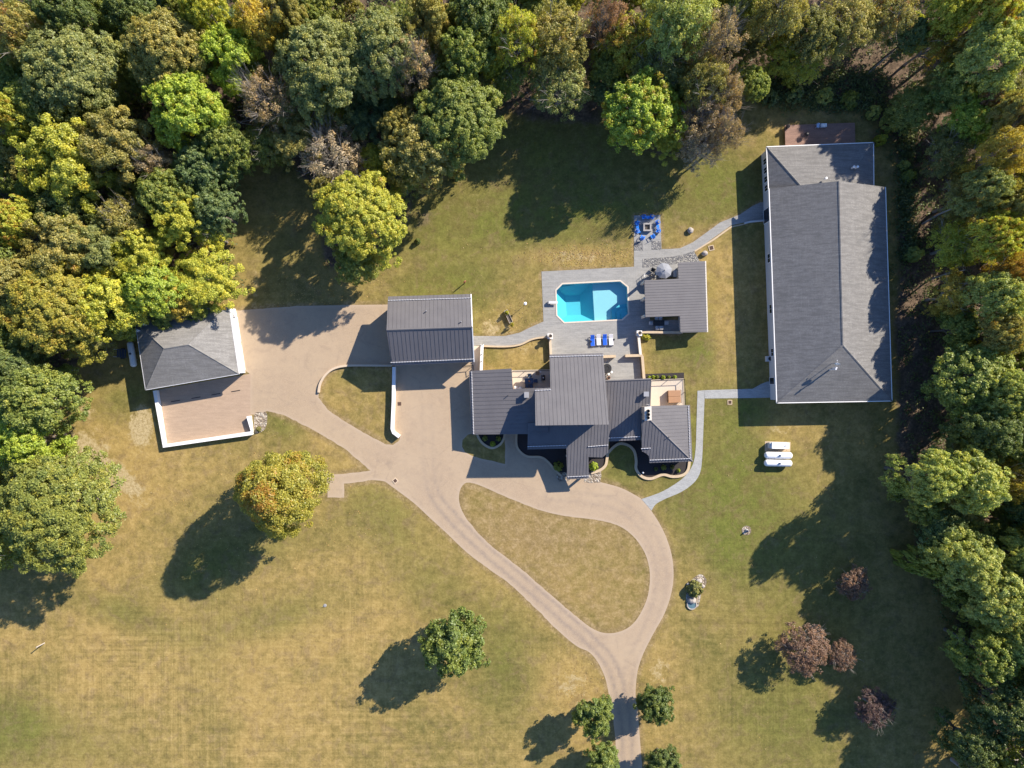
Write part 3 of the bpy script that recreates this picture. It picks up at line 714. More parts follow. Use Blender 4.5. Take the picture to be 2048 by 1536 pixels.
# --- hipped garage at the far left
def left_garage():
    root = thing('garage', 'grey shingled hip-roofed garage with a white east wall beside the brick court', 'garage', G(375, 695))
    he, hr = 3.5, 6.1
    NW, NE, SE, SW = G(270,644,he), G(457,609,he), G(478,748,he), G(291,780,he)
    W, E = G(328,697,hr), G(377,689,hr)
    roof_shell('roof', [(SW, SE, E, W), (SE, NE, E), (NE, NW, W, E), (NW, SW, W)], [SW, SE, NE, NW], M['shingle2'], root)
    m = MB()
    for a, b in ((W, E), (W, SW), (W, NW), (E, SE), (E, NE)): ridge_cap(m, a, b)
    m.build('ridge_cap', M['shingle2'], root)
    fascia('eave_trim', [SW, SE, NE, NW, SW], root, 'guard', 0.2, 0.07)
    wl = walls('wall', [(p.x, p.y) for p in (SW, SE, NE, NW)], lambda x, y: he-0.12, M['white'], root, 0.28)
    # overhead doors in the east wall
    k = max(range(4), key=lambda i: wl[i][0]+wl[(i+1) % 4][0]); a, b = wl[k], wl[(k+1) % 4]
    L = (Vector(b)-Vector(a)).length
    for t in (L*.24, L*.68): wall_panel('garage_door', a, b, t, 3.9, 0.03, 2.6, root, 'white', 'siding')
    pipe_vent(291,649,5.0, root, 0.5, 0.12); pipe_vent(278,661,4.1, root, 0.4, 0.12); pipe_vent(275.5,663,3.9, root, 0.3, 0.09)
left_garage()

# --- metal-roofed garage next to the house
def mid_garage():
    root = thing('garage', 'dark metal gable-roofed garage with snow guards standing west of the pool path', 'garage', G(860, 665))
    he, hr = 4.2, 7.0
    A, B = G(776,593,he), G(942,588,he); R0, R1 = G(773,660,hr), G(944.5,654,hr); D, E = G(784,731,he), G(948,724,he)
    pn = Plane(A, B, R0); ps = Plane(D, R0, E)
    al = (R0-A); al = (al.x, al.y)
    al2 = (D-R0); al2 = (al2.x, al2.y)
    seam_roof('roof_slope', pn, [(776,593),(942,588),(944.5,654.5),(773,660.5)], (R1-B)[:2], root, 0.62, guards=[((777.5,601),(942,596))])
    seam_roof('roof_slope', ps, [(773,660),(944.5,654),(948,724),(784,731)], (E-R1)[:2], root, 0.62, guards=[((782.5,725),(947,718))])
    m = MB(); ridge_cap(m, R0, R1, 0.16, 0.1); m.build('ridge_cap', M['metal'], root)
    fp = [(D.x, D.y), (E.x, E.y), (B.x, B.y), (A.x, A.y)]
    wl = walls('wall', fp, lambda x, y: min(pn.z(x, y), ps.z(x, y))-0.2, M['stucco'], root, 0.5)
    for i in range(4):
        a, b = wl[i], wl[(i+1) % 4]; L = (Vector(b)-Vector(a)).length
        nrm = (Vector(b)-Vector(a)).normalized()
        if abs(nrm.x) > .8 and nrm.x > 0:      # south
            for t in (L*.25, L*.7): wall_panel('garage_door', a, b, t, 4.2, 0.03, 2.7, root, 'white', 'siding')
        elif nrm.y > .8:                        # east
            wall_panel('window', a, b, L*.7, 1.2, 1.2, 2.4, root); wall_panel('door', a, b, L*.3, 1.0, 0.05, 2.15, root)
    fascia('rake_trim', [E, R1, B], root, 'white', 0.28, 0.14)
    for q in ((853,622.5), (922.5,643.5)):
        p = pn.hit(*q); v = MB(); v.tube(p-Vector((0, 0, .2)), p+Vector((0, 0, .55)), .08, .08, 8); v.build('roof_vent', M['greymetal'], root)
    return root
mid_garage()

# --- main house
def house():
    root = thing('house', 'large house with several dark standing seam metal roofs and a stone chimney', 'house', G(1150, 820))
    # west wing, one slope falling west
    pw = Plane(G(940,743,2.75), G(944,868,2.75), G(1068,800,4.4))
    _, P = seam_roof('roof_slope', pw, [(938,742),(1023,737),(1026,778),(1096,775),(1096,866),(1056,868),(944,869)], (1, 0.03), root, 0.62, guards=[((943.5,744),(947.5,867))])
    wl = walls('wall', [(p.x, p.y) for p in P], lambda x, y: pw.z(x, y)-0.2, M['tanstucco'], root, 0.4)
    a, b = max(((wl[i], wl[(i+1) % len(wl)]) for i in range(len(wl))), key=lambda e: -(e[0][0]+e[1][0]))
    L = (Vector(b)-Vector(a)).length
    for t in (L*.3, L*.72): wall_panel('garage_door', a, b, t, 3.0, 0.03, 2.3, root, 'white', 'siding')
    # south slope and porch
    psl = Plane(G(1055,897,3.7), G(1217,890,3.7), G(1156,956,2.5))
    _, P = seam_roof('roof_slope', psl, [(1056,846),(1219,842),(1217,890),(1216.5,905),(1205,915),(1177,914),(1177.5,957),(1134,959),(1133,897),(1055,899)], (0.02, 1), root, 0.5, guards=[((1056,893),(1131,890.5)), ((1177,893),(1215,890)), ((1136,953.5),(1176,951.5))])
    body = [psl.hit(*p) for p in [(1058,846),(1217,842),(1215,888),(1206,905),(1132,906),(1132,894),(1058,897)]]
    wl = walls('wall', [(p.x, p.y) for p in body], lambda x, y: psl.z(x, y)-0.2, M['tanstucco'], root, 0.5)
    for i in range(len(wl)):
        a, b = wl[i], wl[(i+1) % len(wl)]; L = (Vector(b)-Vector(a)).length; d = (Vector(b)-Vector(a)).normalized()
        if d.x > .8 and L > 3:
            for t in (L*.3, L*.7): wall_panel('window', a, b, t, 1.3, .9, 2.2, root)
    for q in ((1137,953), (1174,951.5), (1137,915), (1174,913)):
        p = psl.hit(*q); c = MB(); c.box((p.x, p.y, p.z/2-.15), (.3, .3, p.z-.3)); c.build('porch_post', M['stucco'], root)
    # tall central block, one slope falling north
    pc = Plane(G(1099,709,5.0), G(1206,706,5.0), G(1145,850,9.0))
    _, P = seam_roof('roof_slope', pc, [(1099,709),(1206,706),(1218,849),(1071,851),(1070,777),(1101,775.5)], (0.03, -1), root, 0.6, 0.3, guards=[((1100,713.5),(1206,710.5)), ((1070.5,781),(1101,779.5))])
    wl = walls('wall', [(p.x, p.y) for p in P], lambda x, y: pc.z(x, y)-0.28, M['tanstucco'], root, 0.55)
    for i in range(len(wl)):
        a, b = wl[i], wl[(i+1) % len(wl)]; L = (Vector(b)-Vector(a)).length; d = (Vector(b)-Vector(a)).normalized()
        if d.x > .8 and L > 8:
            for t in (L*.2, L*.5, L*.8): wall_panel('window', a, b, t, 2.0, 5.6, 7.4, root)
        elif d.y > .8 and L > 8:
            for t in (L*.55, L*.8): wall_panel('window', a, b, t, 1.6, .9, 2.6, root)
        elif d.x < -.8:
            wall_panel('window', a, b, L*.5, 2.4, .4, 2.6, root)
    # east block, one slope falling south
    pe = Plane(G(1207,762,5.3), G(1303,758,5.3), G(1250,874,3.3))
    _, P = seam_roof('roof_slope', pe, [(1207,762),(1303,758),(1301,812),(1285,826),(1282,880),(1216,883)], (0.03, 1), root, 0.5, guards=[((1217,876),(1279,873))])
    m = MB(); ridge_cap(m, pe.hit(1205,762.5), pe.hit(1303,758.5), .16, .12); m.build('ridge_cap', M['metal'], root)
    wl = walls('wall', [(p.x, p.y) for p in P], lambda x, y: pe.z(x, y)-0.2, M['tanstucco'], root, 0.4)
    for i in range(len(wl)):
        a, b = wl[i], wl[(i+1) % len(wl)]; L = (Vector(b)-Vector(a)).length; d = (Vector(b)-Vector(a)).normalized()
        if abs(d.x) > .8 and L > 4:
            for t in (L*.3, L*.7): wall_panel('window', a, b, t, 1.8, .4, 2.4, root)
    # south-east hip
    top = 4.75; X0 = G(1298,838,top); SEc = G(1385,923,2.35)
    ph_s = Plane(X0, SEc, G(1299,926,2.35)); ph_e = Plane(X0, SEc, G(1380,810,2.35))
    sp = [(1283,826),(1298,838),(1385,923),(1299,926),(1298,912),(1291,906),(1284,903)]
    seam_roof('roof_slope', ph_s, sp, (0.02, 1), root, 0.5, guards=[((1300,920),(1379,917)), ((1283,897),(1300,896))])
    seam_roof('roof_slope', ph_e, [(1298,838),(1301,812),(1380,810),(1385,923)], (1, 0.03), root, 0.55, guards=[((1376.5,813),(1380,915))])
    m = MB(); ridge_cap(m, X0, SEc, .15, .1); m.build('ridge_cap', M['metal'], root)
    fp = [ph_s.hit(1284,828), ph_s.hit(1284,902), ph_s.hit(1299,912), ph_s.hit(1299,926), SEc, ph_e.hit(1380,810), ph_e.hit(1301,812)]
    walls('wall', [(p.x, p.y) for p in fp], lambda x, y: min(ph_s.z(x, y), ph_e.z(x, y))-0.2, M['tanstucco'], root, 0.5)
    # chimney with three flues
    zt = 7.3; c4 = [G(1290,814.5,zt), G(1302,813.5,zt), G(1302.5,839.5,zt), G(1290.5,840.5,zt)]
    m = MB(); m.prism([(p.x, p.y) for p in c4][::-1], 0.5, zt)
    ch = m.build('chimney', M['stone'], root)
    m = MB(); q = inset([(p.x, p.y) for p in c4], -0.07); m.prism(q, zt-.25, zt+.04, True); m.build('chimney_cap', M['stucco'], ch)
    for yy, rr in ((822,.24), (829,.26), (835.5,.22)):
        f = MB(); p = G(1296,yy,zt); f.lathe([(rr, 0), (rr, .35), (rr*.75, .35), (rr*.75, .06), (0, .06)], 14, p); f.build('flue', M['black'], ch)
    # boxes on the roofs
    for pl, q, sz, mt in ((pw, (1053,789.5), (.6, .75, .9), 'greymetal'), (pe, (1291,788), (.65, .6, .8), 'greymetal')):
        p = pl.hit(*q); m = MB(); m.box((p.x, p.y, p.z+.25), sz); m.box((p.x, p.y, p.z+.25+sz[2]/2+.04), (sz[0]+.14, sz[1]+.14, .08)); m.build('roof_vent', M[mt], root)
    for pl, q in ((pw, (1016,791)), (pe, (1260,832)), (ph_e, (1337,874))):
        p = pl.hit(*q); m = MB(); m.tube(p-Vector((0, 0, .2)), p+Vector((0, 0, .45)), .06, .06, 8); m.build('vent_pipe', M['black'], root)
    # satellite dish by the chimney
    d = thing('satellite_dish', 'white satellite dish on the roof just north of the stone chimney', 'satellite dish', G(1295,811,5.6))
    mt = Matrix.Rotation(R(62), 4, 'X'); m = MB(); m.lathe([(0, -.12), (.25, -.09), (.42, 0), (.43, .02), (.25, -.06), (0, -.09)], 20, G(1295,811,5.6), mt); m.build('dish', M['white'], d, smooth=True)
    m = MB(); p = G(1295,811,5.6); m.tube(p-Vector((0, -.15, .9)), p-Vector((0, -.1, .05)), .035, .035, 8); m.tube(p-Vector((0, .05, .1)), p+Vector((.02, -.45, .25)), .015, .015, 6); m.box(p+Vector((.02, -.47, .26)), (.09, .12, .09)); m.build('bracket', M['greymetal'], d)
house()

# --- pool house
def pool_house():
    root = thing('pool_house', 'grey metal-roofed pool house with an open alcove east of the pool', 'pool house', G(1355, 595))
    pl = Plane(G(1291,560,3.25), G(1291,634,3.25), G(1414,600,2.35))
    pix = [(1289,560.5),(1357,557.5),(1356,525),(1411,522),(1415,664),(1361,665),(1360,632),(1291,634.5)]
    _, P = seam_roof('roof_slope', pl, pix, (1, 0.045), root, 0.42, 0.2)
    fascia('eave_gutter', [pl.hit(1411,522), pl.hit(1415,664)], root, 'stucco', 0.2, 0.18)
    wl = walls('wall', [(p.x, p.y) for p in [pl.hit(*q) for q in ((1330,560),(1357,558),(1357,527),(1410,524),(1413,662),(1362,664),(1361,631),(1330,633))]], lambda x, y: pl.z(x, y)-.18, M['stucco'], root, 0.3)
    for q in ((1290.5,563), (1290.5,596), (1291.5,631)):
        p = pl.hit(*q); m = MB(); m.box((p.x, p.y, (p.z-.2)/2), (.35, .35, p.z-.2)); m.build('post', M['stucco'], root)
    for i in range(len(wl)):
        a, b = wl[i], wl[(i+1) % len(wl)]; d = (Vector(b)-Vector(a)).normalized(); L = (Vector(b)-Vector(a)).length
        if d.y < -.8 and L > 4: wall_panel('door', a, b, L*.5, 1.8, .05, 2.2, root)
        elif d.y > .8 and L > 6:
            for t in (L*.25, L*.6): wall_panel('window', a, b, t, 1.2, 1.1, 1.9, root)
pool_house()

# --- big barn on the right
def barn():
    root = thing('barn', 'long grey shingled barn with a hipped north wing at the right edge of the lawn', 'barn', G(1660, 560))
    he, hr = 3.8, 7.45
    NW, N2, NE, SE, SW = G(1538,377,he), G(1678,362,hr), G(1771,374,he), G(1784,802,he), G(1553.5,806,he)
    K = G(1686,690,hr)
    roof_shell('roof', [(SW, K, N2, NW)[::-1], (SE, NE, N2, K)[::-1], (SW, SE, K)], [SW, SE, NE, N2, NW], M['shingle'], root)
    m = MB()
    for a, b in ((N2, K), (K, SW), (K, SE)): ridge_cap(m, a, b, .16, .06)
    m.build('ridge_cap', M['shingle'], root)
    fascia('eave_trim', [NW, SW, SE, NE], root, 'white', 0.22, 0.12)
    def zf(x, y):
        f = lambda a, b, c: Plane(a, b, c).z(x, y)
        return min(f(SW, N2, NW), f(SE, NE, N2), f(SW, SE, K))-.2
    wl = walls('wall', [(p.x, p.y) for p in (SW, SE, NE, N2, NW)], zf, M['siding'], root, 0.42)
    wa = max(((wl[i], wl[(i+1) % len(wl)]) for i in range(len(wl))), key=lambda e: -(e[0][0]+e[1][0]))
    L = (Vector(wa[1])-Vector(wa[0])).length
    wall_panel('door', *wa, 3.2, 2.2, .06, 2.7, root); wall_panel('door', *wa, L-3.0, 1.1, .06, 2.2, root)
    wall_panel('window', *wa, 10, 1.4, 1.1, 2.3, root); wall_panel('window', *wa, 18, 1.4, 1.1, 2.3, root); wall_panel('window', *wa, L-7.5, 1.2, 1.1, 2.3, root)
    # north wing
    hw, hk = 3.1, 5.3
    a, b = G(1533,293.5,hw), G(1747,285,hw); c, d = G(1748,405,hw), G(1538.5,410,hw)
    w0, w1 = G(1604,374,hk), G(1690,370,hk)
    roof_shell('wing_roof', [(b, a, w0, w1), (a, d, w0), (c, b, w1), (d, c, w1, w0)], [d, c, b, a], M['shingle'], root)
    m = MB()
    for p, q in ((w0, w1), (w0, a), (w1, b)): ridge_cap(m, p, q, .14, .06)
    m.build('ridge_cap', M['shingle'], root)
    fascia('eave_trim', [c, b, a, d], root, 'white', 0.22, 0.12)
    wl = walls('wing_wall', [(p.x, p.y) for p in (d, c, b, a)], lambda x, y: hw-.15, M['siding'], root, 0.25)
    wa = max(((wl[i], wl[(i+1) % len(wl)]) for i in range(len(wl))), key=lambda e: -(e[0][0]+e[1][0]))
    for t in (1.6, 3.0, 4.4, 5.8): wall_panel('window', *wa, t, .95, .9, 2.4, root)
    for q, z in (((1650,358), 5.6), ((1705,335.5), 4.9), ((1712,335.5), 4.9)): pipe_vent(*q, z, root, .5, .14)
    # flue and satellite dish on the south hip
    ps = Plane(SW, SE, K)
    for q, h in (((1659,739), 2.2), ((1664.5,736), 1.5)):
        p = ps.hit(*q); m = MB(); m.tube(p-Vector((0, 0, .3)), p+Vector((0, 0, h-.3)), .09, .09, 10); m.tube(p+Vector((0, 0, h-.3)), p+Vector((0, 0, h)), .16, .12, 10); m.build('flue_pipe', M['guard'], root)
    p = ps.hit(1663,727)
    dsh = thing('satellite_dish', 'white satellite dish on a pole on the south end of the barn roof', 'satellite dish', p)
    m = MB(); m.tube(p-Vector((0, 0, .2)), p+Vector((0, 0, 1.5)), .045, .045, 8); m.build('pole', M['greymetal'], dsh)
    mt = Matrix.Rotation(R(-12), 4, 'Z') @ Matrix.Rotation(R(72), 4, 'X'); q = p+Vector((.15, -.1, 1.6)); m = MB(); m.lathe([(0, -.12), (.22, -.09), (.40, 0), (.41, .02), (.22, -.06), (0, -.09)], 20, q, mt); m.build('dish', M['white'], dsh, smooth=True)
    m = MB(); m.tube(q, q+Vector((-.1, .5, .2)), .018, .018, 6); m.box(q+Vector((-.1, .52, .2)), (.1, .1, .1)); m.build('feed_arm', M['guard'], dsh)
barn()
# ------------------------------------------------------------------ walls, kerbs and railings
def wall_path(name, label, cat, path, wd, h, mat, z0=-0.1, smooth=False, cap=None):
    pts = [xy(*p) for p in (smooth_loop(path, 5, False) if smooth else path)]
    root = thing(name, label, cat, (*pts[0], 0))
    ribbon(pts, wd, z0, h).build('wall_body', M[mat], root)
    if cap: ribbon(pts, wd+0.1, h, h+0.06).build('coping', M[cap], root)
    return root
wall_path('parapet_wall', 'long white parapet wall round three sides of the brick court', 'wall', [(315,781),(333,891),(507,865.5),(500.5,832)], 0.5, 0.85, 'white', cap='white')
wall_path('retaining_wall', 'curved grey retaining wall along the north-west edge of the small grass island', 'wall', [(784,731.5),(740,731),(694,731.5),(668,737.5),(651,751),(641,768),(638,785)], 0.32, 0.38, 'tanstucco', smooth=True)
wall_path('retaining_wall', 'straight white wall with a hooked end west of the house forecourt', 'wall', [(790,734),(789,800),(786.5,857),(789,864),(800.5,872.5)], 0.42, 0.95, 'stucco', cap='white')
wall_path('kerb', 'tan kerb snaking along the south side of the pool path', 'kerb', [(964,692.3),(1010,693.3),(1040,689.5),(1062,679.5),(1080,675.5),(1097,674.6)], 0.26, 0.3, 'court_curb', smooth=True)
def landing():
    structure(flat('walkway', [(945,691.3),(962,692),(960.5,744),(945,744)], [], 0.034, M['deck']))
    root = wall_path('boundary_wall', 'white-topped wall with small post lights between garage landing and grass', 'wall', [(965,689),(963,744)], 0.35, 1.15, 'tanstucco', cap='white')
    for q in ((965,690), (964.3,709), (963.6,723)):
        p = G(*q); m = MB(); m.tube((p.x, p.y, 1.2), (p.x, p.y, 1.42), .06, .05, 8); m.box((p.x, p.y, 1.46), (.16, .16, .08)); m.build('post_light', M['black'], root)
landing()
wall_path('garden_wall', 'short pale wall running south from the west planter pillar to the house', 'wall', [(1099.5,677),(1101.5,716)], 0.26, 0.75, 'stucco', cap='tanstucco')
wall_path('garden_wall', 'pale wall running south from the east planter pillar to the courtyard', 'wall', [(1275.3,673),(1279,710)], 0.30, 0.95, 'tanstucco', cap='stucco')
wall_path('garden_wall', 'tan wall on the south side of the pool house alcove', 'wall', [(1281,665),(1363,665.6)], 0.26, 0.8, 'tanstucco', cap='court_curb')
wall_path('garden_wall', 'short tan wall stub against the tall grey roof, north of the round fire table', 'wall', [(1200,714),(1230,712.8)], 0.32, 0.85, 'tanstucco', cap='court_curb')
wall_path('garden_wall', 'tan L-shaped wall round the north-east corner of the courtyard', 'wall', [(1249,712),(1282,711.2),(1282.6,714),(1286.5,762)], 0.32, 0.9, 'tanstucco', cap='court_curb')
wall_path('garden_kerb', 'pale U-shaped stone kerb of the planting bed below the west wing', 'kerb', [(953,862),(957,875),(967,888),(984,896),(1000,889),(1008,876),(1010,862)], 0.36, 0.22, 'court_curb', smooth=True)
wall_path('garden_kerb', 'S-shaped stone kerb between the front lawn wedge and the shaded bed west of the porch', 'kerb', [(1033,862),(1033,890),(1041,904),(1056,913),(1080,914),(1094,922),(1110,940),(1122,951)], 0.34, 0.22, 'court_curb', smooth=True)
wall_path('garden_kerb', 'horseshoe and wavy stone kerb round the small lawn and mulch bed below the hip roof', 'kerb', [(1182,946),(1200,940),(1211,930),(1214,916),(1217,904),(1236,888),(1255,890),(1268,902),(1272,922),(1272,938),(1284,953),(1302,957),(1325,949),(1345,953),(1365,950),(1376,938),(1379,914)], 0.42, 0.24, 'court_curb', smooth=True)
structure(flat('path_edging', [(1426,478),(1462,452.5),(1490,447),(1490,449),(1463,455),(1428,480.5),(1390,503.5),(1388,502)], [], 0.04, M['court_curb']))
wall_path('retaining_wall', 'grey kerb wall along the south edge of the path to the upper barn door', 'wall', [(1488,447),(1500,444),(1530,441)], 0.25, 0.35, 'siding')

def pillar(px, py, label, plabel):
    p = G(px, py); r = thing('pillar', label, 'pillar', p)
    m = MB(); m.box((p.x, p.y, .6), (.72, .72, 1.2)); m.build('pillar_body', M['stucco'], r)
    m = MB(); m.box((p.x, p.y, 1.24), (.84, .84, .08)); m.build('pillar_cap', M['white'], r)
    u = thing('urn', plabel, 'urn', (p.x, p.y, 1.28))
    m = MB(); m.lathe([(.0, 0), (.18, 0), (.14, .06), (.3, .3), (.34, .46), (.27, .46), (.24, .38), (0, .38)], 16, (p.x, p.y, 1.28)); m.build('pot', M['stone'], u, smooth=True)
    m = MB(); m.ball((p.x, p.y, 1.66), (.2, .2, .1), 10, 5, .25, 3); m.build('soil', M['mulch'], u)
pillar(1099.5, 673.5, 'pale square pillar at the west end of the snaking tan kerb', 'stone urn on the pillar beside the pool path')
pillar(1276, 667.5, 'pale square pillar by the yellow-green shrub south of the pool house', 'stone urn on the pillar next to the yellow-green shrub')

def deck(name, label, poly, z, mat, zmat='tanstucco'):
    pts = [xy(*p) for p in poly]; c = sum((Vector(p) for p in pts), Vector((0, 0)))/len(pts)
    r = thing(name, label, 'deck', (c.x, c.y, 0))
    m = MB(); m.prism(pts, z-.14, z); m.build('deck_floor', M[mat], r)
    m = MB(); m.prism(inset(pts, .2), -.2, z-.141); m.build('deck_base', M[zmat], r); return r
deck('deck', 'pale raised deck with dark furniture in the notch between west wing and tall roof', [(1023.5,740.5),(1103,739),(1103,785),(1026,785)], .45, 'deck')
deck('deck', 'pale east deck carrying the brown-covered hot tub', [(1300,759.5),(1366,757),(1368.5,816),(1300,816)], .45, 'deck')
deck('deck', 'brown wooden deck behind the north wing of the barn', [(1567,253),(1706,248),(1707.5,300),(1568,300)], .6, 'wooddeck', 'wood')
def railing(label, pts, z, h=1.0, mat='black'):
    P = [Vector((*xy(*p), z)) for p in pts]; r = thing('railing', label, 'railing', P[0]); top = MB(); k = MB(); pst = []
    for a, b in zip(P[:-1], P[1:]):
        L = (b-a).length; n = max(1, round(L/2.2))
        for hh, rr in ((h, .05), (.12, .03)): (top if hh == h else k).tube(a+Vector((0, 0, hh)), b+Vector((0, 0, hh)), rr, rr, 6)
        for i in range(1, int(L/.16)): 
            q = a+(b-a)*(i*.16/L); k.tube(q+Vector((0, 0, .12)), q+Vector((0, 0, h)), .004, .004, 3, False)
        for i in range(n+1): pst.append(a+(b-a)*(i/n))
    top.build('handrail', M[mat], r); k.build('baluster_panel', M[mat], r)
    for q in pst:
        m = MB(); m.tube(q, q+Vector((0, 0, h+.05)), .045, .045, 6); m.build('railing_post', M[mat], r)
railing('black railing along the north edge of the deck beside the tall roof', [(1026,742.6),(1100,741.3)], .45)
railing('black railing round the north and east sides of the hot tub deck', [(1304.5,760.8),(1365,758.8),(1367,812)], .45)
railing('dark stepped handrail at the garage landing above the forecourt', [(948,742),(947,731),(925,733)], .05, 1.0)

# ------------------------------------------------------------------ leafy things
LEAF = M['leaf']
def leaf_mesh(name, pos, nrm, size, tint, clump, rng, wide=0.62):
    n = len(pos)
    nrm = nrm/np.maximum(np.linalg.norm(nrm, axis=1, keepdims=True), 1e-6)
    t = rng.normal(size=(n, 3)); t -= (t*nrm).sum(1, keepdims=True)*nrm; t /= np.maximum(np.linalg.norm(t, axis=1, keepdims=True), 1e-6)
    b = np.cross(nrm, t); s = size[:, None]
    v = np.empty((n, 4, 3))
    bend = nrm*s*0.18
    v[:, 0] = pos-t*s; v[:, 1] = pos-b*s*wide+bend+t*s*0.15; v[:, 2] = pos+t*s; v[:, 3] = pos+b*s*wide+bend+t*s*0.15
    me = bpy.data.meshes.new(name)
    me.vertices.add(4*n); me.loops.add(4*n); me.polygons.add(n)
    me.vertices.foreach_set('co', v.reshape(-1)); me.loops.foreach_set('vertex_index', np.arange(4*n))
    me.polygons.foreach_set('loop_start', np.arange(n)*4)
    try: me.polygons.foreach_set('loop_total', np.full(n, 4))
    except Exception: pass
    me.update(calc_edges=True)
    for nm, a in (('tint', tint), ('clump', clump)):
        me.attributes.new(nm, 'FLOAT', 'FACE').data.foreach_set('value', a.astype(np.float32))
    me.materials.append(LEAF)
    return me
def unit(rng, n):
    v = rng.normal(size=(n, 3)); return v/np.linalg.norm(v, axis=1, keepdims=True)

def crown_mesh(kind, seed, nleaf=12000, lsize=0.034):
    """crown of radius 1; total height 2.2, crown from about 0.55"""
    rng = np.random.default_rng(seed); cc = []; cr = []; axis0 = np.array([0, 0, 1.1])
    if kind == 'egg':          # dense regular crown with a pointed top
        n = 230
        for i in range(n):
            t = rng.uniform(0, 1)**0.8; a = rng.uniform(0, 2*math.pi)
            rr = (1-t**2.1)**0.62*(0.90+0.1*math.sin(3*a+seed))*rng.uniform(.80, .97)
            if t < .12: rr *= .55+t*3.7
            cc.append((rr*math.cos(a), rr*math.sin(a), .5+1.68*t)); cr.append(rng.uniform(.10, .17))
        for i in range(40):
            a = rng.uniform(0, 6.28); rr = rng.uniform(0, .55); cc.append((rr*math.cos(a), rr*math.sin(a), rng.uniform(.6, 1.5))); cr.append(.25)
    elif kind in ('broad', 'airy', 'grand'):
        ph = rng.uniform(0, 6.28, 3)
        outl = lambda a_: 1+.10*math.sin(2*a_+ph[0])+.08*math.sin(3*a_+ph[1])+.06*math.sin(5*a_+ph[2])
        L = []; nl = 26 if kind != 'grand' else 44; ls = 1.0 if kind != 'grand' else .78
        for i in range(nl):
            a = 2.39996*i+rng.uniform(-.25, .25); f = (i+.5)/nl; q = math.sqrt(f)*.74*outl(a)*rng.uniform(.88, 1.08)
            z = .78+.88*math.sqrt(max(0, 1-(q/.86)**2))*rng.uniform(.86, 1.06) if q < .86 else .85
            L.append((q*math.cos(a), q*math.sin(a), z, rng.uniform(.19, .32)*ls))
        for i in range(6):
            a = rng.uniform(0, 6.28); L.append((.55*math.cos(a), .55*math.sin(a), rng.uniform(.62, .85), rng.uniform(.22, .32)))
        for (x, y, z, r) in L:
            for d in unit(rng, 34 if kind != 'airy' else 20):
                if d[2] < -.5: continue
                p = np.array([x, y, z])+d*r*rng.uniform(.6, 1.05)*np.array([1.05, 1.05, .8])
                if sum(np.linalg.norm(p-np.array(o[:3])) < o[3]*.6 for o in L) > 1: continue
                cc.append(p); cr.append(rng.uniform(.06, .13) if kind == 'airy' else rng.uniform(.045, .105)*ls)
    elif kind == 'feather':     # fine leaves along arching boughs
        for i in range(46):
            a = rng.uniform(0, 6.28); el = rng.uniform(.0, 1.0); z0 = .75+.75*el; ln = rng.uniform(.75, 1.02)*(1-.45*el**1.5)
            for j in range(9):
                t = .22+.78*(j+rng.uniform(0, .8))/9; q = ln*t
                sp = .09*t
                cc.append((q*math.cos(a)+rng.normal()*sp, q*math.sin(a)+rng.normal()*sp, z0+.62*t*(1.1-.55*t)*(1-.3*el)+rng.normal()*.04)); cr.append(rng.uniform(.06, .12))
    elif kind == 'oak':         # small tree with spiky lobes
        for i in range(58):
            d = unit(rng, 1)[0]; d[2] = abs(d[2])*1.15-.28
            ln = rng.uniform(.74, 1.0)
            for j in range(6):
                t = .35+.65*(j+rng.uniform(0, .8))/6
                p = np.array([0, 0, 1.0])+d*np.array([1, 1, 1.15])*ln*t+rng.normal(size=3)*.05; cc.append(p); cr.append(rng.uniform(.11, .19)*(1.2-.5*t))
    elif kind == 'twiggy':      # thin leaves over a bare crown
        for i in range(150):
            d = unit(rng, 1)[0]; d[2] = abs(d[2])*1.2-.15
            cc.append(np.array([0, 0, 1.0])+d*np.array([1, 1, 1.0])*rng.uniform(.55, 1.0)); cr.append(rng.uniform(.08, .16))
    elif kind == 'bush':
        for i in range(60):
            d = unit(rng, 1)[0]; d[2] = abs(d[2]); cc.append(d*np.array([.85, .85, .9])*rng.uniform(.7, 1)+np.array([0, 0, .12])); cr.append(rng.uniform(.14, .24))
        axis0 = np.array([0, 0, .1])
    cc = np.array(cc); cr = np.array(cr); m = len(cc)
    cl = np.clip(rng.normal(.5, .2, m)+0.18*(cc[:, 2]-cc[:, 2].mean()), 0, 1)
    wgt = cr**2; k = rng.choice(m, nleaf, p=wgt/wgt.sum())
    out = cc-axis0; out /= np.maximum(np.linalg.norm(out, axis=1, keepdims=True), 1e-6)
    d = unit(rng, nleaf)+0.55*out[k]+np.array([0, 0, .25]); d /= np.linalg.norm(d, axis=1, keepdims=True)
    pos = cc[k]+d*(cr[k]*np.sqrt(rng.uniform(.12, 1.05, nleaf)))[:, None]
    nrm = .55*d+.35*out[k]+np.array([0, 0, .42])+.55*rng.normal(size=(nleaf, 3))
    size = lsize*rng.uniform(.6, 1.35, nleaf)
    tint = np.clip(rng.normal(.45, .22, nleaf), 0, 1)
    return leaf_mesh('crown', pos, nrm, size, tint, cl[k], rng), cc, cr
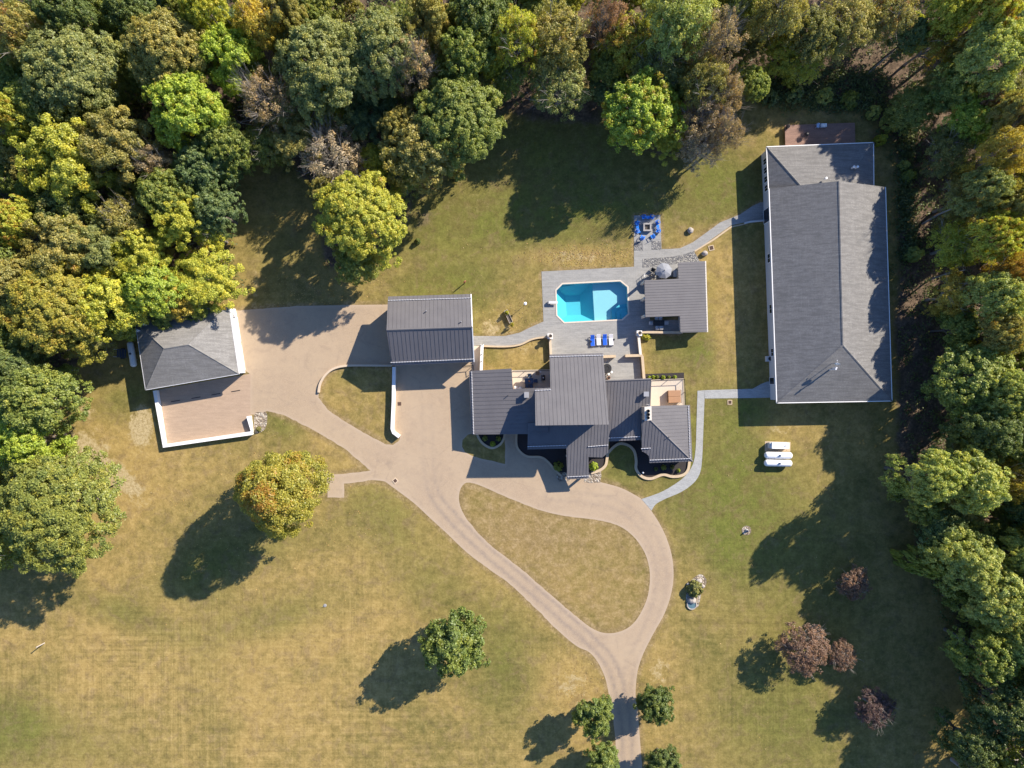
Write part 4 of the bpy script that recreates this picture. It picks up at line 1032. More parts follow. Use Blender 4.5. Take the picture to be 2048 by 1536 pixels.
def limbs(cc, seed, z0=0.0, r0=0.055, n=9, twigs=0, fork=.62):
    rng = random.Random(seed); m = MB()
    top = Vector((rng.uniform(-.05, .05), rng.uniform(-.05, .05), fork))
    m.tube((0, 0, z0-.1), (0, 0, fork*.35), r0*1.35, r0, 9); m.tube((0, 0, fork*.35), top, r0, r0*.8, 9)
    idx = list(range(len(cc))); rng.shuffle(idx); ends = []
    for i in idx[:n]:
        e = Vector(cc[i])*1.0; mid = top.lerp(e, .5)+Vector((0, 0, .08)); 
        m.tube(top, mid, r0*.55, r0*.36, 6, False); m.tube(mid, e, r0*.36, r0*.10, 6, False); ends += [(mid, e)]
    for i in range(twigs):
        a, e = rng.choice(ends); t = rng.uniform(0, 1); s_ = a.lerp(e, t)
        d = Vector((rng.gauss(0, 1), rng.gauss(0, 1), rng.uniform(.1, 1))).normalized()+ (e-top).normalized()*.9
        q = s_+d*rng.uniform(.12, .3); m.tube(s_, q, r0*.13, r0*.05, 3, False)
        for j in range(3):
            d2 = d+Vector((rng.gauss(0, .6), rng.gauss(0, .6), rng.gauss(0, .4))); m.tube(s_.lerp(q, rng.uniform(.4, 1)), q+d2*.12, r0*.06, r0*.03, 3, False)
    return m
PROTO = {}
def proto(kind, v):
    if (kind, v) in PROTO: return PROTO[kind, v]
    spec = dict(grand=(85000, .0145), egg=(70000, .0195), broad=(36000, .0225), airy=(19000, .0225), feather=(52000, .0185), oak=(34000, .032), twiggy=(9500, .022), bush=(2600, .085))[kind]
    me, cc, cr = crown_mesh(kind, 100+17*v+len(kind)*7, *spec)
    if kind == 'bush': tm = None
    else:
        if kind == 'twiggy': tm = limbs(cc, v, n=26, twigs=230, r0=.05)
        else: tm = limbs(cc, v, n=12 if kind != 'airy' else 20, twigs=0 if kind != 'airy' else 60)
        t = bpy.data.meshes.new('trunk'); t.from_pydata([tuple(q) for q in tm.v], [], tm.f); t.update()
        t.materials.append(M['palebark'] if kind in ('twiggy', 'airy') else M['bark']); tm = t
    PROTO[kind, v] = (me, tm); return PROTO[kind, v]
NV = dict(egg=1, grand=4, broad=5, airy=3, feather=3, oak=3, twiggy=2, bush=3)
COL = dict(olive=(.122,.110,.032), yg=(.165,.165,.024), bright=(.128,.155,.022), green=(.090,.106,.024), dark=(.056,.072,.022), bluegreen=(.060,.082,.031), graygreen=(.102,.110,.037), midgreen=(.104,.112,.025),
    pale=(.140,.152,.044), gold=(.190,.148,.026), brown=(.135,.100,.056), greybrown=(.150,.124,.090), red=(.120,.068,.040), purple=(.084,.052,.036), darkpurple=(.050,.032,.029), orangegreen=(.128,.116,.019), darkolive=(.082,.082,.025), oakgreen=(.066,.084,.020), oakdark=(.050,.066,.017))
TREE_N = [0]
SIZE = dict(egg=1.04, grand=1.06, broad=1.08, airy=1.08, feather=1.08, oak=1.04, twiggy=1.05, bush=1.0)
BRIGHT = 3.35
def tree(px, py, r, h, kind, col, autumn, label, group=None, cat='tree', name=None, zc=0.62, squash=1.0, rng=random.Random(11)):
    zb = h*zc
    b = G(px, py, zb); R_ = r*S*(1-zb/H)*SIZE.get(kind, 1.06)
    TREE_N[0] += 1; v = TREE_N[0] % NV[kind]
    me, tm = proto(kind, v)
    root = thing(name or 'tree', label, cat, (b.x, b.y, 0), rng.uniform(0, 6.28), group)
    root.scale = (R_, R_*squash, h/2.2)
    if kind == 'bush': root.scale = (R_, R_*squash, h)
    if kind == 'bush':
        c = bpy.data.objects.new('foliage', me)
    else: c = bpy.data.objects.new('crown', me)
    C.objects.link(c); c.parent = root
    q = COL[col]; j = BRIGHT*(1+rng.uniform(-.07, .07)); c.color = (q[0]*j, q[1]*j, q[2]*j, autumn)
    if tm: 
        t = bpy.data.objects.new('trunk', tm); C.objects.link(t); t.parent = root
    return root
# ------------------------------------------------------------------ trees  (px, py, r px, height m, crown kind, colour, autumn share, label)
TREES = [
 # lawn
 (553,989,96,16.5,'egg','orangegreen',.46,'round golden-green maple standing alone on the lawn below the brick court'),
 (907,1294,72,13.0,'oak','oakgreen',.05,'solitary green oak on the lower lawn with a long shadow'),
 (1188,1437,46,9.5,'oak','oakgreen',.0,'green tree just west of the drive, level with the tree shadow across it'),
 (1314,1414,42,8.5,'oak','oakdark',.0,'green tree just east of the drive entrance'),
 (1206,1527,42,7.5,'oak','oakgreen',.0,'green tree cut by the bottom edge west of the drive'),
 (1326,1527,40,7.5,'oak','oakdark',.05,'dull green tree cut by the bottom edge east of the drive'),
 (1612,1300,54,7.0,'airy','purple',.0,'large pinkish purple-leaved tree on the right lawn'),
 (1683,1312,33,5.5,'airy','purple',.0,'smaller purple tree touching the large pinkish one, half in shade'),
 (1712,1168,34,5.5,'airy','purple',.0,'small purple tree uphill on the shaded right lawn'),
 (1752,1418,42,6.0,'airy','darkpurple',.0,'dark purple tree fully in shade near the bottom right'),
 (105,1025,142,18,'grand','midgreen',.05,'huge spreading green tree at the left edge below the brick court'),
 (718,430,104,17.5,'grand','yg',.34,'big yellow-green maple leaning over the garage lawn'),
 (65,800,80,17,'broad','green',.1,'dense green tree at the left edge west of the white tank'),
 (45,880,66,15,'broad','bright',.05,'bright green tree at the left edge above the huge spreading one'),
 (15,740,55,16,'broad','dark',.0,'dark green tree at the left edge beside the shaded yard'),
 # left wood
 (98,611,118,18,'grand','orangegreen',.34,'large yellow-green tree with orange flecks at the left edge'),
 (205,608,72,16,'broad','yg',.25,'yellow-green tree between the orange-flecked tree and the left garage'),
 (292,575,66,15,'broad','bright',.2,'bright green tree north-west of the left garage'),
 (352,590,52,9.5,'broad','gold',.55,'gold-patched tree overhanging the north side of the left garage'),
 (412,556,78,10.5,'feather','yg',.3,'rounded yellow-green tree north of the left garage roof'),
 (388,606,36,7,'broad','green',.0,'dark green tree brushing the north eave of the left garage'),
 (325,618,40,8,'broad','green',.05,'green tree over the north-west corner of the left garage'),
 (228,642,40,11,'broad','green',.0,'dark tree in the shade west of the left garage'),
 (28,560,58,17,'broad','olive',.4,'olive tree at the left edge above the orange-flecked tree'),
 (110,488,82,18,'feather','olive',.3,'olive-tan fine-leaved tree above the orange-flecked tree'),
 (195,492,62,17,'feather','graygreen',.1,'grey-green tree right of the olive-tan one'),
 (268,505,62,16,'feather','yg',.1,'soft yellow-green tree above the bright one by the garage'),
 (240,438,52,16,'airy','olive',.2,'thin olive tree over a dark hollow in the left wood'),
 (351,432,58,16,'feather','yg',.35,'vivid yellow-green tree left of the shaded clearing'),
 (322,385,55,17,'broad','green',.05,'green tree just above the vivid yellow-green one'),
 (424,418,52,14,'broad','bluegreen',.0,'blue-green tree on the west rim of the shaded clearing'),
 (18,440,50,18,'broad','yg',.5,'yellow and green tree at the left edge, halfway up'),
 (128,415,62,15,'broad','dark',.0,'dark green tree shaded below the feathery yellow-green one'),
 (118,322,95,20,'feather','yg',.2,'feathery yellow-green tree with bright boughs in the left wood'),
 (228,285,84,20,'feather','olive',.15,'grey-olive feathery tree right of the bright-boughed one'),
 (310,330,42,16,'twiggy','brown',.1,'thin brownish tree beside the maple with bright yellow-green leaves'),
 (365,212,80,21,'broad','bright',.32,'bright yellow-green maple in the middle of the left wood'),
 (400,330,62,15,'broad','bluegreen',.0,'dusky blue-green tree below the bright maple'),
 (445,285,58,16,'broad','green',.05,'dark green tree above the shaded clearing'),
 (130,135,112,22,'grand','graygreen',.05,'wide fine-leaved olive-green tree near the top left corner'),
 (332,98,96,22,'grand','olive',.25,'wide speckled olive tree with reddish spots near the top edge'),
 (452,108,64,20,'broad','bright',.1,'bright green tree right of the speckled olive one'),
 (538,196,62,17,'twiggy','brown',.1,'half-bare brown tree left of the grey-green trees'),
 (590,268,68,13,'feather','olive',.45,'yellow-olive tree above the grey half-bare one'),
 (668,312,66,12,'twiggy','greybrown',.0,'grey half-bare tree above the big yellow-green maple'),
 (640,125,112,21,'grand','graygreen',.1,'wide grey-green tree near the top edge left of centre'),
 (762,95,98,21,'grand','graygreen',.05,'second wide grey-green tree, right beside the first'),
 (740,220,66,11,'feather','bluegreen',.0,'dusky green tree below the two wide grey-green ones'),
 (12,228,46,20,'broad','yg',.6,'bright yellow tree at the left edge, upper part'),
 (60,215,62,18,'broad','green',.05,'mid green tree between the bright yellow edge tree and feathery boughs'),
 (28,60,58,22,'airy','olive',.4,'olive and rusty tree in the top left corner'),
 (128,18,58,22,'broad','dark',.0,'dark green tree cut by the top edge near the left corner'),
 (250,20,55,17,'broad','dark',.0,'dark tree in the gap at the top edge above the speckled olive'),  # dark crown put in for the shadow filling this gap
 (408,18,50,22,'broad','yg',.35,'yellowish tree cut by the top edge above the bright green one'),
 (512,42,52,21,'airy','gold',.4,'gold-green tree at the top edge left of the grey-green pair'),
 (565,25,50,21,'feather','olive',.1,'soft olive tree at the top edge beside the gold-green one'),
 # middle top
 (826,135,56,19,'twiggy','brown',.1,'thin brownish-olive tree left of the dense dark maple'),
 (850,42,58,21,'feather','olive',.3,'yellow-olive tree at the top edge above the brownish one'),
 (930,105,68,20,'broad','green',.0,'upper dense green maple left of the litter slope'),
 (915,228,104,19,'grand','green',.03,'large dense green maple overhanging the north lawn'),
 (848,292,86,16,'broad','olive',.15,'olive tree leaning over the lawn between two maples'),
 (800,255,45,15,'broad','olive',.3,'small tan-olive tree at the back of the leaning olive one'),
 (960,32,70,20,'broad','dark',.05,'dark green tree at the top edge right of centre-left'),
 (1032,70,58,21,'airy','yg',.45,'yellow-green airy tree above the litter slope'),
 (1020,150,45,12,'airy','green',.1,'thin green tree on the rim of the litter slope'),
 (1115,70,72,18,'airy','olive',.3,'tall pale olive tree with visible limbs at the top edge'),
 (1120,165,64,13,'airy','graygreen',.1,'grey-green airy tree left of the vivid yellow one'),
 (1212,40,46,17,'twiggy','red',.3,'red-brown thin tree at the top edge'),
 (1262,80,62,15,'airy','yg',.6,'yellow tree with rusty patches right of the red-brown one'),
 (1365,40,78,22,'airy','pale',.15,'pale light green tall tree at the top edge'),
 (1325,130,68,15,'airy','graygreen',.2,'grey-green tree behind the vivid yellow one'),
 (1435,75,62,20,'twiggy','brown',.25,'brownish-tan tree right of the pale light green one'),
 (1412,160,56,18,'airy','olive',.2,'olive airy tree above the rusty brown group'),
 (1284,215,84,17,'broad','bright',.48,'vivid yellow and green tree over the shaded lawn'),
 (1405,245,58,13,'twiggy','brown',.2,'rusty brown tree beside the vivid yellow one'),
 (1448,185,42,15,'twiggy','brown',.3,'upper rusty tree of the brown group'),
 (1455,262,40,14,'twiggy','brown',.35,'eastern reddish tree of the brown group above the barn lawn'),
 (1402,298,44,10,'twiggy','greybrown',.1,'lower brown-grey tree of the brown group, nearest the lawn'),
 (1502,165,42,12,'broad','green',.2,'round green tree with yellow flecks north-west of the barn'),
 # right wood
 (1560,28,60,20,'airy','olive',.2,'olive tree at the top edge north of the barn'),
 (1625,62,58,15,'broad','darkolive',.2,'dull olive-green tree above the bramble bank'),
 (1700,42,66,14,'airy','olive',.35,'dark yellow-green tree at the top edge above the fallen trunk'),
 (1788,28,56,14,'airy','olive',.45,'olive-yellow tree at the top edge right of the fallen trunk'),
 (1868,82,44,12,'airy','yg',.75,'bright yellow airy tree near the top right'),
 (1905,15,52,17,'broad','yg',.4,'bright yellow-green tree cut by the top edge near the right corner'),
 (1985,25,55,22,'broad','yg',.55,'yellow tree in the top right corner'),
 (1998,105,74,22,'broad','pale',.0,'fluffy pale green tree near the top right corner'),
 (1930,170,60,13,'feather','green',.0,'soft green tree below left of the fluffy pale one'),
 (1978,198,24,16,'airy','red',.6,'small red-leaved tree between the pale and yellow-green trees'),
 (1955,232,56,14,'broad','bright',.35,'vivid green tree just below the small red one'),
 (2030,225,50,20,'broad','olive',.4,'olive tree at the right edge level with the wooden deck'),
 (2012,300,56,20,'airy','gold',.5,'golden airy tree at the right edge'),
 (1905,300,52,11,'airy','darkolive',.25,'thin olive tree in the right wood beside bare pale trunks'),
 (1978,378,50,19,'broad','graygreen',.0,'grey-green domed tree in the right wood'),
 (1925,400,52,11,'airy','olive',.3,'olive airy tree left of the grey-green domed one'),
 (2035,410,48,20,'broad','olive',.45,'yellowish olive tree at the right edge beside the domed one'),
 (2000,470,56,20,'broad','yg',.5,'yellow-green tree at the right edge below the domed one'),
 (1920,490,52,11,'airy','yg',.4,'yellow airy tree level with the middle of the barn'),
 (2030,545,42,19,'airy','gold',.8,'orange-gold tree at the right edge'),
 (2003,590,58,19,'broad','pale',.0,'pale green tree below the orange-gold one'),
 (1912,588,48,12,'airy','gold',.45,'gold-olive tree left of the pale green one'),
 (2010,665,48,18,'broad','olive',.45,'golden olive tree at the right edge above the wide pale green group'),
 (1925,655,40,12,'broad','green',.05,'green tree above the broad green one facing the barn corner'),
 (1955,755,88,15.5,'broad','green',.08,'broad green tree facing the south-east corner of the barn'),
 (2025,790,55,19,'broad','pale',.05,'pale green tree at the right edge behind the broad green one'),
 (1990,868,66,18,'broad','dark',.05,'dark green tree between the two bright crowns on the right edge'),
 (1872,958,56,20.5,'broad','pale',.1,'left half of the bright light-green crowns jutting over the shaded lawn'),
 (1952,962,70,20,'broad','pale',.1,'right half of the bright light-green crowns jutting over the shaded lawn'),
 (2035,965,45,17,'airy','gold',.5,'tawny tree at the right edge beside the bright light-green crowns'),
 (1852,1128,30,10,'bush','green',.1,'low green thicket tree at the wood edge above the deep shade'),
 (1945,1130,68,18,'broad','pale',.2,'upper light green tree in the lower right wood'),
 (2000,1195,72,19,'broad','pale',.35,'lower light green tree with yellow patches in the lower right wood'),
 (2040,1110,45,18,'broad','pale',.1,'light green tree at the right edge above the yellow-patched one'),
 (1985,1312,62,17,'broad','green',.05,'mid green tree at the right edge below the yellow-patched one'),
 (2040,1290,45,18,'broad','pale',.2,'light green tree cut by the right edge in the lower wood'),
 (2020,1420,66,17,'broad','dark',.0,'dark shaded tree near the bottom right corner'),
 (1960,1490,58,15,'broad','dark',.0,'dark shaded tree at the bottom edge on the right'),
]
SOLID = {'dark', 'bluegreen'}
for t in TREES:
    tree(*t, group=None, zc=0.58 if t[4] in ('oak', 'egg', 'twiggy') and t[3] < 14 else 0.66)

# trees just beyond the right and bottom edges: they throw the shade on the right-hand lawn
for px, py, r, h in ((2120,880,80,21), (2130,1010,80,22), (2135,1150,85,22), (2120,1290,85,22), (2130,1420,90,21), (2110,1560,90,20), (2000,1600,70,18), (2220,1080,90,22), (2220,1240,90,22), (-60,700,90,17), (-70,1100,80,17), (-60,500,90,18)):
    tree(px, py, r, h, 'airy', 'green', .1, 'green tree of the wood continuing beyond the photo edge', group='wood beyond the photo edge')

# smaller crowns that fill the wood between the tall ones
def fill():
    rng = random.Random(5); placed = [(t[0], t[1], t[2]) for t in TREES]; n = 0; tries = 0
    mm = [(p[0], p[1]) for p in FOREST]
    edge = FOREST+FOREST[:1]
    while tries < 9000 and n < 150:
        tries += 1
        px, py = rng.uniform(-60, 2110), rng.uniform(-60, 1560)
        X = np.array([px]); Y = np.array([py])
        if not pip(X, Y, FOREST)[0] or pip(X, Y, CLEARING)[0]: continue
        if seg_dist(X, Y, edge)[0] < 26: continue
        if 1770 < px < 1880 and 230 < py < 960: continue          # litter strip behind the barn
        if 1000 < px < 1200 and 150 < py < 260: continue
        if 1500 < px < 1790 and 130 < py < 260: continue
        if 1000 < px < 1520 and 60 < py < 330 and rng.random() < .6: continue
        if px > 1640 and py < 270 and rng.random() < .75: continue
        if 1870 < px < 1985 and 230 < py < 900: continue
        if 100 < px < 300 and 690 < py < 780: continue
        if any(math.hypot(px-a, py-b) < 0.55*c+13 for a, b, c in placed): continue
        r = rng.uniform(30, 52); placed.append((px, py, r*.8)); n += 1
        tree(px, py, r, rng.uniform(8, 13.5), rng.choice(['broad', 'broad', 'feather', 'airy']), rng.choice(['green', 'green', 'midgreen', 'midgreen', 'darkolive', 'olive', 'yg', 'bluegreen']), rng.choice([0, .05, .1, .3]),
             'smaller understorey tree half hidden between the tall crowns of the wood', group='understorey trees in the wood')
fill()

# undergrowth of the wood: one leafy mass nobody could count
def undergrowth():
    rng = np.random.default_rng(8); n = 5200
    px = rng.uniform(-120, 2170, n*3); py = rng.uniform(-120, 1640, n*3)
    f = pip(px, py, FOREST) & ~pip(px, py, CLEARING)
    d = seg_dist(px, py, FOREST+FOREST[:1])
    strip = ((px > 1785) & (px < 1875) & (py > 230) & (py < 960)) | ((px > 1000) & (px < 1195) & (py > 150) & (py < 260))
    keep = f & (d > 6) & (~strip | (rng.uniform(size=len(px)) < .85))
    # brambles on the bank north of the barn and in the line beside it
    bx = np.concatenate([rng.uniform(1495, 1770, 420), rng.normal(1812, 9, 330), rng.uniform(1780, 1880, 60), rng.uniform(1840, 1960, 260)])
    by = np.concatenate([rng.uniform(140, 222, 420), rng.uniform(230, 520, 330), rng.uniform(500, 900, 60), rng.uniform(1100, 1540, 260)])
    ok = pip(bx, by, FOREST) | ((bx > 1780) & (by < 560))
    px = np.concatenate([px[keep][:n], bx[ok]]); py = np.concatenate([py[keep][:n], by[ok]])
    m = len(px); r = rng.uniform(.45, 1.25, m); hz = r*rng.uniform(.4, 1.1, m)
    c = np.stack([(px-1024)*S, (768-py)*S, hz*.5], 1)
    k = rng.choice(m, 120000, p=r**2/(r**2).sum()); N = len(k)
    dv = unit(rng, N); dv[:, 2] = np.abs(dv[:, 2])
    pos = c[k]+dv*np.stack([r[k], r[k], hz[k]], 1)*np.sqrt(rng.uniform(.1, 1.1, N))[:, None]
    nrm = dv*.6+np.array([0, 0, .6])+.5*rng.normal(size=(N, 3))
    cl = np.clip(rng.normal(.45, .25, m), 0, 1)
    me = leaf_mesh('undergrowth', pos, nrm, rng.uniform(.09, .22, N), np.clip(rng.normal(.45, .22, N), 0, 1), cl[k], rng)
    o = bpy.data.objects.new('undergrowth', me); C.objects.link(o); o.color = (.14, .175, .055, .14); structure(o, 'stuff')
undergrowth()

# leaning bare trunks in the right wood
for i, (a, b, za, zb, r, lab) in enumerate((
    ((1733,150),(1792,100),.3,2.2,.16,'fallen pale trunk lying over the dark bank north of the barn'),
    ((1845,448),(1902,418),.2,9,.17,'bare pale trunk leaning outward east of the barn, upper of the pair'),
    ((1858,560),(1930,540),.2,9,.15,'bare pale trunk leaning outward east of the barn, lower of the pair'),
    ((1880,303),(1915,294),.2,7,.14,'bare pale trunk below the vivid green tree in the right wood'))):
    A, B = G(*a, za), G(*b, zb); m = MB(); mid = A.lerp(B, .5)+Vector((.1, .25, .3))
    m.tube(A, mid, r, r*.8, 8); m.tube(mid, B, r*.8, r*.45, 8); m.tube(mid, mid+Vector((1.2, .9, .8)), r*.4, r*.15, 6)
    tag(m.build('bare_trunk', M['palebark'], None, A), lab, 'tree trunk')

# ------------------------------------------------------------------ shrubs
SHRUBS = [
 (1292,672.5,12,.8,'yg',.3,.68,'yellow-green shrub beside the east planter pillar'),
 (1117,932.5,11,1.3,'green',.0,1,'round shrub in the shade west of the porch'),
 (1188,933,10,1.3,'bright',.0,1,'round light green shrub in the sun east of the porch'),
 (1299,755.5,4.2,.6,'bright',.0,1,'westernmost little shrub in the row behind the hot tub deck'),
 (1307,754.5,4.6,.7,'bright',.0,1,'second little shrub in the row behind the hot tub deck'),
 (1314.5,754,4.2,.6,'green',.0,1,'third, darker little shrub in the row behind the hot tub deck'),
 (1327,755,4.8,.7,'bright',.0,1,'little shrub in the middle of the row behind the hot tub deck'),
 (1338,754.5,4,.6,'green',.0,1,'fifth little shrub in the row behind the hot tub deck'),
 (1350,754.5,4.6,.6,'bright',.0,1,'easternmost little shrub in the row behind the hot tub deck'),
 (1357.5,941,4.2,.6,'bright',.0,1,'small bright shrub at the sunny end of the mulch bed by the hip roof'),
 (1328,935,6,.8,'green',.0,1,'shaded shrub under the south eave of the hip roof'),
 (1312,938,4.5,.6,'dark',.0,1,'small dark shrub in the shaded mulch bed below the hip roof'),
 (1345,934,5,.7,'darkolive',.1,1,'dull shrub at the shadow edge under the hip roof'),
 (970,877,6,.7,'green',.05,1,'leafy shrub on the west side of the U-shaped bed'),
 (985,888,6,.6,'bright',.1,1,'leafy shrub at the bottom of the U-shaped bed'),
 (997,877,6,.8,'green',.1,1,'leafy shrub on the east side of the U-shaped bed'),
 (517,858,6,.7,'darkolive',.0,1,'small dark shrub in the stones by the brick court corner'),
 (1391,1178,17,1.5,'darkolive',.1,1.1,'bushy olive shrub over the rock garden beside the drive loop'),
 (835,482,7,1.0,'dark',.0,.8,'small dark bush at the foot of the big yellow-green maple'),
 (1779,245,18,3.0,'pale',.2,1,'pale bush near the north-east corner of the barn'),
 (1762,280,12,2.2,'yg',.2,1,'yellow-green bush just off the barn wing corner'),
 (1830,508,18,3.0,'pale',.15,1,'pale sunlit bush in the strip east of the barn'),
 (1818,350,14,2.4,'green',.0,1,'green bush in the line east of the barn wing'),
 (1808,330,11,2.0,'pale',.1,1,'upper pale bush in the line east of the barn wing'),
 (1540,195,18,2.5,'bluegreen',.0,1,'blue-green bush on the bank west of the wooden deck'),
 (1590,188,20,2.4,'bluegreen',.0,1,'blue-green bush on the bank behind the wooden deck'),
 (1650,192,18,2.4,'pale',.1,1,'pale sunlit bush on the bank behind the wooden deck'),
 (1700,200,20,2.4,'green',.1,1,'green bush on the bank at the east end of the wooden deck'),
 (1748,225,16,2.2,'pale',.2,1,'pale bush between the bank and the barn corner'),
]
for px, py, r, h, col, au, sq, lab in SHRUBS:
    tree(px, py, r, h, 'bush', col, au, lab, cat='shrub', name='shrub', zc=.5, squash=sq)

# fallen leaves on the lawn
def fallen_leaves():
    rng = np.random.default_rng(21)
    n = 5200
    px = np.concatenate([rng.normal(1170, 60, 900), rng.normal(1020, 60, 700), rng.normal(640, 60, 700), rng.normal(560, 130, 900), rng.uniform(300, 1900, 1200), rng.normal(1230, 60, 800)])
    py = np.concatenate([rng.normal(512, 12, 900), rng.normal(660, 40, 700), rng.normal(580, 25, 700), rng.normal(990, 90, 900), rng.uniform(450, 1500, 1200), rng.normal(1400, 50, 800)])
    k = ~pip(px, py, DRIVE) & ~pip(px, py, PATIO) & ~pip(px, py, [(300,600),(520,600),(520,900),(300,900)]) & ~pip(px, py, [(930,700),(1400,700),(1400,960),(930,960)]) & ~pip(px, py, [(1520,280),(1790,280),(1790,810),(1520,810)])
    px, py = px[k], py[k]; n = len(px)
    pos = np.stack([(px-1024)*S, (768-py)*S, rng.uniform(.02, .05, n)], 1)
    me = leaf_mesh('fallen_leaves', pos, np.array([0, 0, 1.0])+.35*rng.normal(size=(n, 3)), rng.uniform(.04, .11, n), np.clip(rng.normal(.5, .25, n), 0, 1), rng.uniform(.1, 1, n), rng)
    o = bpy.data.objects.new('fallen_leaves', me); C.objects.link(o); o.color = (.42, .30, .15, 0); structure(o, 'stuff')
fallen_leaves()

# the wood goes on beyond the photograph as one mass
def far_wood():
    rng = np.random.default_rng(33); n = 1500
    px = rng.uniform(-420, 2480, n); py = rng.uniform(-420, 1700, n)
    k = (py < -110) | (px > 2230) | ((px < -190) & (py < 1150))
    px, py = px[k], py[k]; m = len(px); r = rng.uniform(2.6, 5.2, m); top = rng.uniform(9, 14, m)
    c = np.stack([(px-1024)*S, (768-py)*S, top-r*.8], 1)
    j = rng.choice(m, 95000, p=r**2/(r**2).sum()); N = len(j)
    d = unit(rng, N); d[:, 2] = np.where(d[:, 2] < -.2, -d[:, 2], d[:, 2])
    lump = 1+.16*np.sin(7*d[:, 0]+j)*np.sin(6*d[:, 1]+2*j)
    pos = c[j]+d*(r[j]*lump*np.sqrt(rng.uniform(.55, 1.05, N)))[:, None]
    cl = np.clip(rng.normal(.5, .28, m), 0, 1)
    me = leaf_mesh('woodland', pos, d*.7+np.array([0, 0, .45])+.5*rng.normal(size=(N, 3)), rng.uniform(.22, .5, N), np.clip(rng.normal(.45, .22, N), 0, 1), cl[j], rng)
    o = bpy.data.objects.new('woodland', me); C.objects.link(o); o.color = (.27, .29, .075, .2); structure(o, 'stuff')
far_wood()
# ------------------------------------------------------------------ furniture and small things
def at(px, py, z=0.0): return G(px, py, z)
def local_thing(name, label, cat, p, rz, group=None): return thing(name, label, cat, p, rz, group)

# adirondack chairs round the fire pit (front faces +y locally)
def adirondack(p, rz, label):
    r = thing('adirondack_chair', label, 'chair', p, rz, 'blue adirondack chairs round the fire pit'); r.scale = (.78, .78, .92)
    m = MB()
    for i in range(5): m.box((0, .26-.11*i, .36-.03*i), (.54, .10, .03), 0, R(-12))
    m.build('seat', M['blueplastic'], r, local=True)
    m = MB()
    for i in range(5): m.box((-.24+.12*i, -.42, .64+.06*(2-abs(i-2))), (.11, .03, .72+.12*(2-abs(i-2))), 0, R(-24))
    m.build('backrest', M['blueplastic'], r, local=True)
    for s_ in (-1, 1):
        m = MB(); m.box((.36*s_, -.02, .56), (.16, .72, .035)); m.build('armrest', M['blueplastic'], r, local=True)
        m = MB(); m.box((.34*s_, .28, .27), (.05, .12, .54)); m.build('leg', M['blueplastic'], r, local=True)
        m = MB(); m.box((.31*s_, -.28, .17), (.05, .10, .36), 0, R(-30)); m.build('leg', M['blueplastic'], r, local=True)
    return r
fp = at(1293.5, 455.5)
CH = [((1287,435.5),'left of the two blue chairs on the north side of the fire pit'), ((1302.5,435.5),'right of the two blue chairs on the north side of the fire pit'),
      ((1274.5,447.5),'upper of the two blue chairs west of the fire pit'), ((1275.5,463),'lower of the two blue chairs west of the fire pit'),
      ((1284.5,475.5),'blue chair on the south-west side of the fire pit'), ((1304.5,473.2),'blue chair on the south side of the fire pit, casting a hollow shadow'),
      ((1314.8,462.3),'lower of the two blue chairs east of the fire pit'), ((1313.8,446),'upper of the two blue chairs east of the fire pit')]
for (q, lab) in CH:
    p = at(*q); d = fp-p; adirondack((p.x, p.y, .03), math.atan2(d.y, d.x)-math.pi/2, lab)
for q, lab in (((1295,436),'small blue side table between the two northern fire pit chairs'), ((1273.8,455.5),'small blue side table between the two western fire pit chairs'), ((1314.5,454),'small blue side table between the two eastern fire pit chairs')):
    p = at(*q); r = thing('side_table', lab, 'table', (p.x, p.y, .03), 0, 'blue side tables by the fire pit')
    m = MB()
    for i in range(4): m.box((-.165+.11*i, 0, .45), (.1, .44, .03))
    m.build('table_top', M['blueplastic'], r, local=True)
    for sx in (-1, 1):
        for sy in (-1, 1): m = MB(); m.box((.17*sx, .17*sy, .215), (.05, .05, .43)); m.build('leg', M['blueplastic'], r, local=True)
def fire_pit():
    r = thing('fire_pit', 'square grey block fire pit in the ring of blue chairs', 'fire pit', (fp.x, fp.y, .03))
    m = MB(); o = .64; i = .40
    for lv in range(3):
        for k in range(4):
            a = k*math.pi/2
            m.box((math.cos(a)*(o+i)/2, math.sin(a)*(o+i)/2, .09+.18*lv), (o-i-.01, (2*o-.26) if k % 2 else 2*o-.26, .17), a)
            m.box((math.cos(a+math.pi/4)*(o+i)/2*1.414, math.sin(a+math.pi/4)*(o+i)/2*1.414, .09+.18*lv), (o-i, o-i, .175))
    m.build('block_ring', M['greystone'], r, local=True)
    m = MB(); m.box((0, 0, .2), (2*i, 2*i, .1)); m.build('ash_bed', M['soil'], r, local=True)
    m = MB()
    for k in range(5): m.tube((-.3+.15*k, -.36, .47), (-.3+.15*k, .36, .47), .012, .012, 5)
    m.build('grate', M['black'], r, local=True)
fire_pit()

